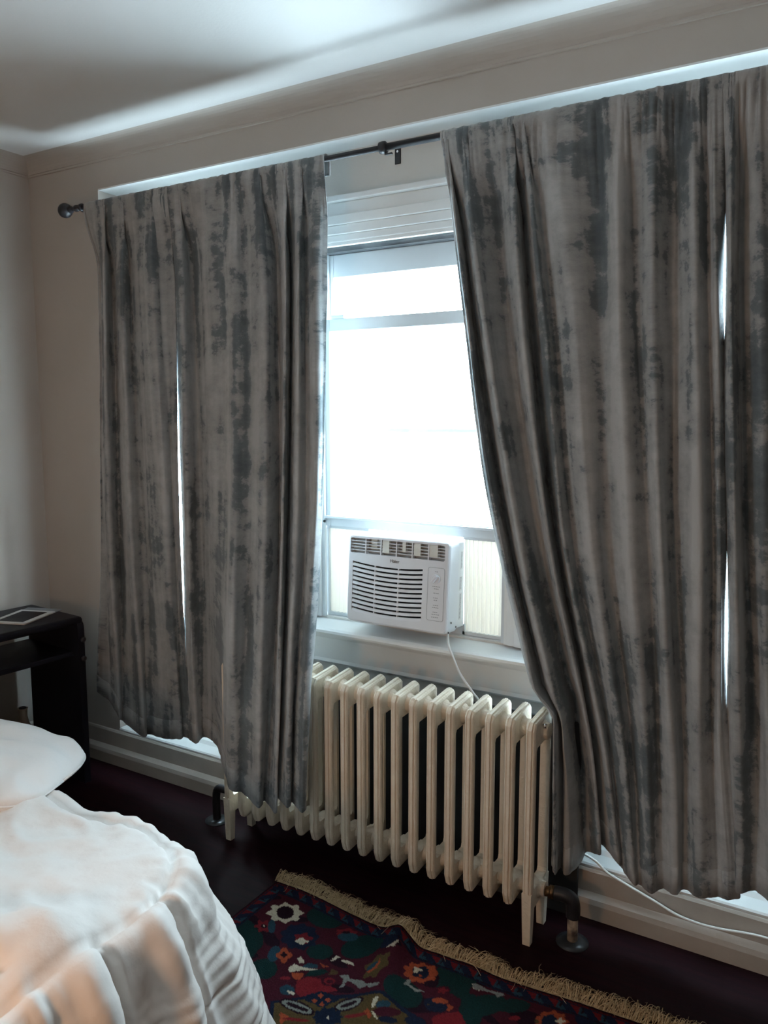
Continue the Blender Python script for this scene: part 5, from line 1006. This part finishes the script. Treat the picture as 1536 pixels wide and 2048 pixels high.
('G',[(-0.883,-0.489),(-0.882,-0.496),(-0.881,-0.503),(-0.882,-0.510),(-0.885,-0.517),(-0.890,-0.523),(-0.895,-0.529),(-0.902,-0.534),(-0.909,-0.537),(-0.916,-0.539),(-0.923,-0.539),(-0.930,-0.538),(-0.936,-0.535),(-0.941,-0.531),(-0.945,-0.526),(-0.947,-0.520),(-0.947,-0.513),(-0.946,-0.505),(-0.943,-0.498),(-0.939,-0.492),(-0.933,-0.486),(-0.927,-0.481),(-0.920,-0.477),(-0.912,-0.476),(-0.905,-0.475),(-0.898,-0.477),(-0.892,-0.480),(-0.887,-0.484)]),
('G',[(-0.752,-0.522),(-0.749,-0.530),(-0.749,-0.541),(-0.751,-0.554),(-0.756,-0.567),(-0.764,-0.580),(-0.773,-0.592),(-0.783,-0.604),(-0.795,-0.614),(-0.807,-0.621),(-0.819,-0.627),(-0.830,-0.629),(-0.840,-0.629),(-0.848,-0.626),(-0.854,-0.620),(-0.857,-0.611),(-0.858,-0.601),(-0.856,-0.589),(-0.851,-0.575),(-0.844,-0.562),(-0.835,-0.549),(-0.824,-0.537),(-0.812,-0.527),(-0.799,-0.519),(-0.787,-0.513),(-0.776,-0.511),(-0.766,-0.511),(-0.758,-0.515)]),
('G',[(-0.691,-0.504),(-0.690,-0.510),(-0.691,-0.517),(-0.694,-0.525),(-0.699,-0.533),(-0.706,-0.540),(-0.714,-0.547),(-0.723,-0.553),(-0.732,-0.558),(-0.742,-0.562),(-0.751,-0.563),(-0.759,-0.563),(-0.766,-0.562),(-0.771,-0.558),(-0.774,-0.554),(-0.775,-0.547),(-0.775,-0.540),(-0.772,-0.533),(-0.767,-0.525),(-0.760,-0.517),(-0.752,-0.510),(-0.743,-0.504),(-0.733,-0.499),(-0.723,-0.495),(-0.714,-0.494),(-0.706,-0.494),(-0.699,-0.495),(-0.694,-0.499)]),
('R',[(-0.827,-0.645),(-0.826,-0.651),(-0.826,-0.657),(-0.828,-0.664),(-0.832,-0.671),(-0.838,-0.678),(-0.845,-0.684),(-0.853,-0.690),(-0.861,-0.694),(-0.869,-0.697),(-0.878,-0.698),(-0.885,-0.698),(-0.892,-0.696),(-0.897,-0.693),(-0.900,-0.689),(-0.902,-0.683),(-0.902,-0.677),(-0.899,-0.670),(-0.895,-0.663),(-0.890,-0.656),(-0.883,-0.650),(-0.875,-0.644),(-0.866,-0.640),(-0.858,-0.637),(-0.849,-0.635),(-0.842,-0.636),(-0.835,-0.637),(-0.830,-0.641)]),
('K',[(-0.864,-0.510),(-0.855,-0.502),(-0.832,-0.505),(-0.808,-0.506),(-0.772,-0.497),(-0.766,-0.503),(-0.783,-0.521),(-0.792,-0.511),(-0.817,-0.516),(-0.839,-0.521),(-0.847,-0.527)]),
('O',[(-0.968,-0.518),(-0.966,-0.526),(-0.967,-0.532),(-0.967,-0.536),(-0.964,-0.543),(-0.961,-0.552),(-0.962,-0.556),(-0.967,-0.554),(-0.972,-0.550),(-0.975,-0.550),(-0.977,-0.553),(-0.982,-0.553),(-0.986,-0.547),(-0.989,-0.538),(-0.991,-0.532),(-0.995,-0.527),(-1.000,-0.520),(-1.003,-0.512),(-1.001,-0.508),(-0.997,-0.508),(-0.995,-0.505),(-0.996,-0.498),(-0.995,-0.492),(-0.991,-0.494),(-0.985,-0.501),(-0.982,-0.508),(-0.978,-0.510),(-0.973,-0.512)]),
('O',[(-0.893,-0.606),(-0.892,-0.609),(-0.893,-0.611),(-0.895,-0.614),(-0.897,-0.617),(-0.900,-0.620),(-0.904,-0.622),(-0.908,-0.624),(-0.913,-0.626),(-0.917,-0.627),(-0.922,-0.627),(-0.925,-0.627),(-0.928,-0.626),(-0.931,-0.624),(-0.932,-0.622),(-0.933,-0.620),(-0.932,-0.617),(-0.931,-0.614),(-0.928,-0.612),(-0.925,-0.609),(-0.921,-0.606),(-0.917,-0.604),(-0.912,-0.603),(-0.908,-0.602),(-0.903,-0.601),(-0.900,-0.602),(-0.896,-0.603),(-0.894,-0.604)]),
('O',[(-0.872,-0.619),(-0.872,-0.622),(-0.873,-0.625),(-0.875,-0.627),(-0.875,-0.629),(-0.875,-0.631),(-0.876,-0.634),(-0.878,-0.637),(-0.880,-0.637),(-0.883,-0.636),(-0.885,-0.634),(-0.886,-0.634),(-0.889,-0.634),(-0.892,-0.634),(-0.894,-0.633),(-0.894,-0.630),(-0.892,-0.627),(-0.891,-0.625),(-0.890,-0.623),(-0.890,-0.621),(-0.890,-0.618),(-0.888,-0.615),(-0.885,-0.615),(-0.883,-0.616),(-0.881,-0.618),(-0.879,-0.618),(-0.877,-0.618),(-0.874,-0.618)]),
('N',[(-0.884,-0.627),(-0.883,-0.630),(-0.883,-0.635),(-0.884,-0.639),(-0.887,-0.644),(-0.891,-0.649),(-0.895,-0.653),(-0.901,-0.657),(-0.906,-0.659),(-0.912,-0.661),(-0.918,-0.662),(-0.923,-0.662),(-0.928,-0.661),(-0.931,-0.659),(-0.933,-0.656),(-0.935,-0.652),(-0.934,-0.648),(-0.933,-0.643),(-0.930,-0.639),(-0.926,-0.634),(-0.922,-0.630),(-0.916,-0.626),(-0.911,-0.623),(-0.905,-0.621),(-0.899,-0.620),(-0.894,-0.620),(-0.889,-0.621),(-0.886,-0.623)]),
('O',[(-0.580,-0.505),(-0.586,-0.518),(-0.587,-0.527),(-0.581,-0.537),(-0.591,-0.544),(-0.598,-0.551),(-0.599,-0.564),(-0.609,-0.566),(-0.618,-0.565),(-0.627,-0.576),(-0.635,-0.573),(-0.639,-0.564),(-0.651,-0.568),(-0.656,-0.561),(-0.653,-0.549),(-0.663,-0.544),(-0.664,-0.534),(-0.653,-0.525),(-0.656,-0.515),(-0.652,-0.504),(-0.640,-0.503),(-0.634,-0.493),(-0.626,-0.484),(-0.618,-0.492),(-0.609,-0.489),(-0.598,-0.485),(-0.596,-0.498),(-0.591,-0.503)]),
('N',[(-0.604,-0.520),(-0.604,-0.526),(-0.606,-0.533),(-0.607,-0.538),(-0.608,-0.544),(-0.609,-0.550),(-0.612,-0.555),(-0.617,-0.557),(-0.622,-0.556),(-0.627,-0.557),(-0.631,-0.559),(-0.637,-0.559),(-0.640,-0.555),(-0.642,-0.549),(-0.643,-0.543),(-0.646,-0.538),(-0.648,-0.533),(-0.648,-0.526),(-0.645,-0.521),(-0.641,-0.517),(-0.637,-0.513),(-0.634,-0.508),(-0.630,-0.504),(-0.625,-0.503),(-0.620,-0.507),(-0.617,-0.511),(-0.613,-0.513),(-0.608,-0.515)]),
('L',[(-0.650,-0.547),(-0.650,-0.549),(-0.649,-0.550),(-0.649,-0.552),(-0.650,-0.554),(-0.650,-0.555),(-0.651,-0.556),(-0.652,-0.557),(-0.653,-0.558),(-0.655,-0.558),(-0.656,-0.557),(-0.657,-0.557),(-0.658,-0.556),(-0.659,-0.554),(-0.660,-0.553),(-0.660,-0.551),(-0.660,-0.549),(-0.660,-0.548),(-0.660,-0.546),(-0.659,-0.545),(-0.659,-0.544),(-0.658,-0.543),(-0.656,-0.542),(-0.655,-0.542),(-0.654,-0.543),(-0.653,-0.543),(-0.652,-0.544),(-0.651,-0.546)]),
('W',[(-0.589,-0.509),(-0.590,-0.513),(-0.592,-0.516),(-0.595,-0.518),(-0.596,-0.520),(-0.595,-0.523),(-0.596,-0.527),(-0.598,-0.529),(-0.601,-0.530),(-0.603,-0.527),(-0.604,-0.525),(-0.606,-0.525),(-0.609,-0.526),(-0.612,-0.526),(-0.614,-0.524),(-0.614,-0.521),(-0.611,-0.518),(-0.609,-0.516),(-0.608,-0.514),(-0.609,-0.511),(-0.608,-0.507),(-0.606,-0.504),(-0.603,-0.504),(-0.601,-0.506),(-0.599,-0.509),(-0.598,-0.509),(-0.595,-0.508),(-0.591,-0.508)]),
('R',[(-0.698,-0.561),(-0.697,-0.563),(-0.698,-0.565),(-0.699,-0.568),(-0.700,-0.570),(-0.703,-0.573),(-0.705,-0.575),(-0.708,-0.577),(-0.711,-0.579),(-0.715,-0.580),(-0.718,-0.581),(-0.720,-0.581),(-0.723,-0.580),(-0.724,-0.579),(-0.725,-0.577),(-0.726,-0.575),(-0.725,-0.573),(-0.724,-0.570),(-0.723,-0.568),(-0.721,-0.565),(-0.718,-0.563),(-0.715,-0.561),(-0.712,-0.559),(-0.708,-0.558),(-0.705,-0.557),(-0.703,-0.557),(-0.700,-0.558),(-0.699,-0.559)]),
('N',[(-0.501,-0.478),(-0.502,-0.484),(-0.504,-0.490),(-0.508,-0.495),(-0.514,-0.499),(-0.520,-0.503),(-0.527,-0.505),(-0.535,-0.506),(-0.543,-0.505),(-0.551,-0.504),(-0.558,-0.501),(-0.563,-0.497),(-0.568,-0.492),(-0.571,-0.487),(-0.572,-0.481),(-0.572,-0.475),(-0.570,-0.469),(-0.566,-0.464),(-0.560,-0.459),(-0.553,-0.456),(-0.546,-0.453),(-0.538,-0.453),(-0.530,-0.453),(-0.522,-0.455),(-0.515,-0.458),(-0.510,-0.462),(-0.505,-0.467),(-0.502,-0.472)]),
('O',[(-0.521,-0.455),(-0.521,-0.458),(-0.522,-0.460),(-0.523,-0.461),(-0.525,-0.463),(-0.528,-0.464),(-0.531,-0.465),(-0.533,-0.465),(-0.536,-0.465),(-0.539,-0.464),(-0.542,-0.463),(-0.544,-0.462),(-0.546,-0.460),(-0.547,-0.458),(-0.547,-0.456),(-0.547,-0.454),(-0.546,-0.452),(-0.545,-0.450),(-0.543,-0.449),(-0.540,-0.447),(-0.537,-0.447),(-0.534,-0.446),(-0.531,-0.446),(-0.529,-0.447),(-0.526,-0.448),(-0.524,-0.450),(-0.522,-0.451),(-0.521,-0.453)]),
('G',[(-0.440,-0.458),(-0.439,-0.465),(-0.441,-0.474),(-0.445,-0.483),(-0.451,-0.492),(-0.459,-0.501),(-0.469,-0.509),(-0.479,-0.516),(-0.490,-0.522),(-0.501,-0.526),(-0.511,-0.527),(-0.519,-0.527),(-0.527,-0.525),(-0.532,-0.521),(-0.535,-0.515),(-0.536,-0.507),(-0.535,-0.499),(-0.531,-0.490),(-0.524,-0.480),(-0.516,-0.471),(-0.507,-0.463),(-0.496,-0.455),(-0.485,-0.450),(-0.474,-0.446),(-0.464,-0.444),(-0.455,-0.444),(-0.448,-0.447),(-0.442,-0.451)]),

]
EDGE = [(-1.662, -.394), (-1.558, -.390), (-1.467, -.398), (-1.361, -.412), (-1.264, -.422), (-1.196, -.424), (-1.150, -.420), (-1.102, -.430), (-1.060, -.446), (-1.002, -.442), (-.933, -.444), (-.80, -.444), (-.70, -.437), (-.578, -.424), (-.501, -.421), (-.368, -.412), (-.266, -.406), (.9, -.40)]
EX, EY = [e[0] for e in EDGE], [e[1] for e in EDGE]
def edge_y(x): return float(np.interp(x, EX, EY))
def rug_z(x, v):
    c = -1.150 + 0.35 * v        # one wrinkle pushed up at the fringed end, dying out towards the room
    h = 0.030 * math.exp(-((x - c) / (0.042 + .05 * v)) ** 2) * math.exp(-(v / .34) ** 2)
    h += 0.006 * math.exp(-((x + .90) / .06) ** 2) * math.exp(-(v / .1) ** 2)
    return 0.007 + h
xs_ = list(np.arange(-1.662, 0.0, 0.0032)) + list(np.arange(0.0, 0.9, 0.02))
vs_ = list(np.arange(0.0, 0.52, 0.0032)) + list(np.arange(0.52, 1.30, 0.02))
nx_, nv_ = len(xs_), len(vs_)
GX = np.repeat(np.array(xs_)[None, :], nv_, 0); GV = np.repeat(np.array(vs_)[:, None], nx_, 1)
EYv = np.interp(GX, EX, EY); GY = EYv - GV
rs = np.random.RandomState(5)
jx = GX + (rs.rand(*GX.shape) - .5) * .0022; jy = GY + (rs.rand(*GX.shape) - .5) * .0022
C = np.zeros(GX.shape + (3,)); C[:] = PAL['M']
# mottled field
C[(np.sin(jx * 23 + np.sin(jy * 31) * 2) * np.sin(jy * 27 + np.sin(jx * 17))) > .55] = PAL['D']
def inside(poly):
    res = np.zeros(GX.shape, bool); n = len(poly)
    for i in range(n):
        x1, y1 = poly[i]; x2, y2 = poly[(i + 1) % n]
        if y1 == y2: continue
        cnd = ((y1 > jy) != (y2 > jy)) & (jx < (x2 - x1) * (jy - y1) / (y2 - y1) + x1)
        res ^= cnd
    return res
for col, poly in RUGP:
    C[inside(poly)] = PAL[col]
# guard stripes and hooked border along the fringed end and the left edge
dl = jx + 1.662
dv = GV + (jy - GY)
db = np.minimum(dv, dl)
along = np.where(dv < dl, jx, jy)
bord = db < .052
C[bord] = PAL['N']
ph = np.mod(along / .060, 1.0); q = (db - .014) / .030
tri = (db > .014) & (db < .044)
C[tri & (ph < .5) & (q < ph * 2)] = np.array(PAL['R']) * .8
C[tri & (ph >= .5) & (q > (ph - .5) * 2)] = PAL['T']
C[tri & (ph > .62) & (ph < .70) & (q < .7)] = PAL['D']
C[(db > .0445) & (db < .0475)] = PAL['D']; C[db < .006] = PAL['D']; C[(db > .006) & (db < .010)] = np.array(PAL['R']) * .5
C *= (0.82 + 0.36 * rs.rand(*GX.shape))[..., None]
cv = -1.150 + 0.35 * GV
GZ = 0.007 + 0.030 * np.exp(-((GX - cv) / (0.042 + .05 * GV)) ** 2) * np.exp(-(GV / .34) ** 2) + 0.006 * np.exp(-((GX + .90) / .06) ** 2) * np.exp(-(GV / .1) ** 2)
rug = thing('rug', (-.6, -1.0, 0), 'red and blue patterned wool rug with cream fringe on the dark floor', 'rug')
V = np.stack([GX, GY, GZ], -1).reshape(-1, 3)
idx = np.arange(nx_ * nv_).reshape(nv_, nx_)
Fq = np.stack([idx[:-1, :-1], idx[1:, :-1], idx[1:, 1:], idx[:-1, 1:]], -1).reshape(-1, 4)
me = bpy.data.meshes.new('pile')
me.from_pydata(V.tolist(), [], Fq.tolist())
at = me.color_attributes.new('weave', 'FLOAT_COLOR', 'POINT')
at.data.foreach_set('color', np.concatenate([C.reshape(-1, 3), np.ones((nx_ * nv_, 1))], 1).astype(np.float32).ravel())
pl = link('pile', me, M['rug'], rug, smooth=True); pl.location = -rug.location
# backing edge so the rug has thickness
bmv, bmf = [], []
for i, xx in enumerate(xs_): bmv += [(xx, edge_y(xx) + .001, rug_z(xx, 0)), (xx, edge_y(xx) + .001, max(0.0, rug_z(xx, 0) - .007))]
for i in range(nx_ - 1): bmf.append((2 * i, 2 * i + 2, 2 * i + 3, 2 * i + 1))
b0 = len(bmv)
for v in vs_: bmv += [(-1.6625, edge_y(-1.662) - v, rug_z(-1.662, v)), (-1.6625, edge_y(-1.662) - v, 0.0)]
for i in range(nv_ - 1): bmf.append((b0 + 2 * i, b0 + 2 * i + 1, b0 + 2 * i + 3, b0 + 2 * i + 2))
o = mesh_obj('binding', bmv, bmf, M['rug'], rug); o.location = -rug.location
ca = o.data.color_attributes.new('weave', 'FLOAT_COLOR', 'POINT'); ca.data.foreach_set('color', [.03, .008, .016, 1.0] * len(bmv))
# woven cream end band
bv, bf = [], []
xe = [x for x in xs_ if x < .5][::3]
for xx in xe:
    for k in range(4): bv.append((xx, edge_y(xx) + .0 + .0055 * k, rug_z(xx, 0) + .0015 - .001 * k + .0015 * noise.noise(Vector((xx * 60, k * 2, 0)))))
for i in range(len(xe) - 1):
    for k in range(3): a = 4 * i + k; bf.append((a, a + 4, a + 5, a + 1))
o = mesh_obj('end_band', bv, bf, M['fringe'], rug, smooth=True); o.location = -rug.location
# fringe: thousands of loose wool strands
random.seed(11)
fv, ff = [], []
def strand(x0, y0, z0, ang, L, lift, curl, w):
    pts = []; x, y = x0, y0; a = ang
    nseg = 6
    for k in range(nseg + 1):
        t = k / nseg
        z = max(.0025, z0 + lift * math.sin(PI * min(1, t * 1.1)) - (z0 - .004) * t)
        pts.append((x, y, z)); x += math.cos(a) * L / nseg; y += math.sin(a) * L / nseg; a += curl / nseg
    b = len(fv)
    for k, p in enumerate(pts):
        t = k / nseg; ww = w * (1 - .5 * t); ax, ay = -math.sin(ang), math.cos(ang)
        fv.extend([(p[0] + ax * ww, p[1] + ay * ww, p[2]), (p[0], p[1], p[2] + ww * 1.2), (p[0] - ax * ww, p[1] - ay * ww, p[2])])
    for k in range(nseg):
        q = b + 3 * k
        ff.extend([(q, q + 1, q + 4, q + 3), (q + 1, q + 2, q + 5, q + 4)])
xx = -1.672
while xx < .45:
    clump = noise.noise(Vector((xx * 14, 0, 0))) * 1.3 + .5 * noise.noise(Vector((xx * 45, 0, 2))); big = noise.noise(Vector((xx * 11, 5, 0))) + .6 * noise.noise(Vector((xx * 30, 5, 1)))
    for k in range(5):
        x0 = xx + random.uniform(-.006, .006)
        ang = PI / 2 - .35 + .85 * clump + random.gauss(0, .22)
        L = .060 * (1 + .55 * big) * random.uniform(.65, 1.15)
        if random.random() < .04: ang += random.choice((-1.3, 1.1)); L *= 1.3
        strand(x0, edge_y(x0) + random.uniform(0, .022), rug_z(x0, 0) + random.uniform(0, .003), ang, L, random.uniform(.002, .030), random.gauss(0, 1.1), random.uniform(.0007, .0013))
    xx += .0042
o = mesh_obj('fringe', fv, ff, M['fringe'], rug); o.location = -rug.location; tag(o, kind='stuff')
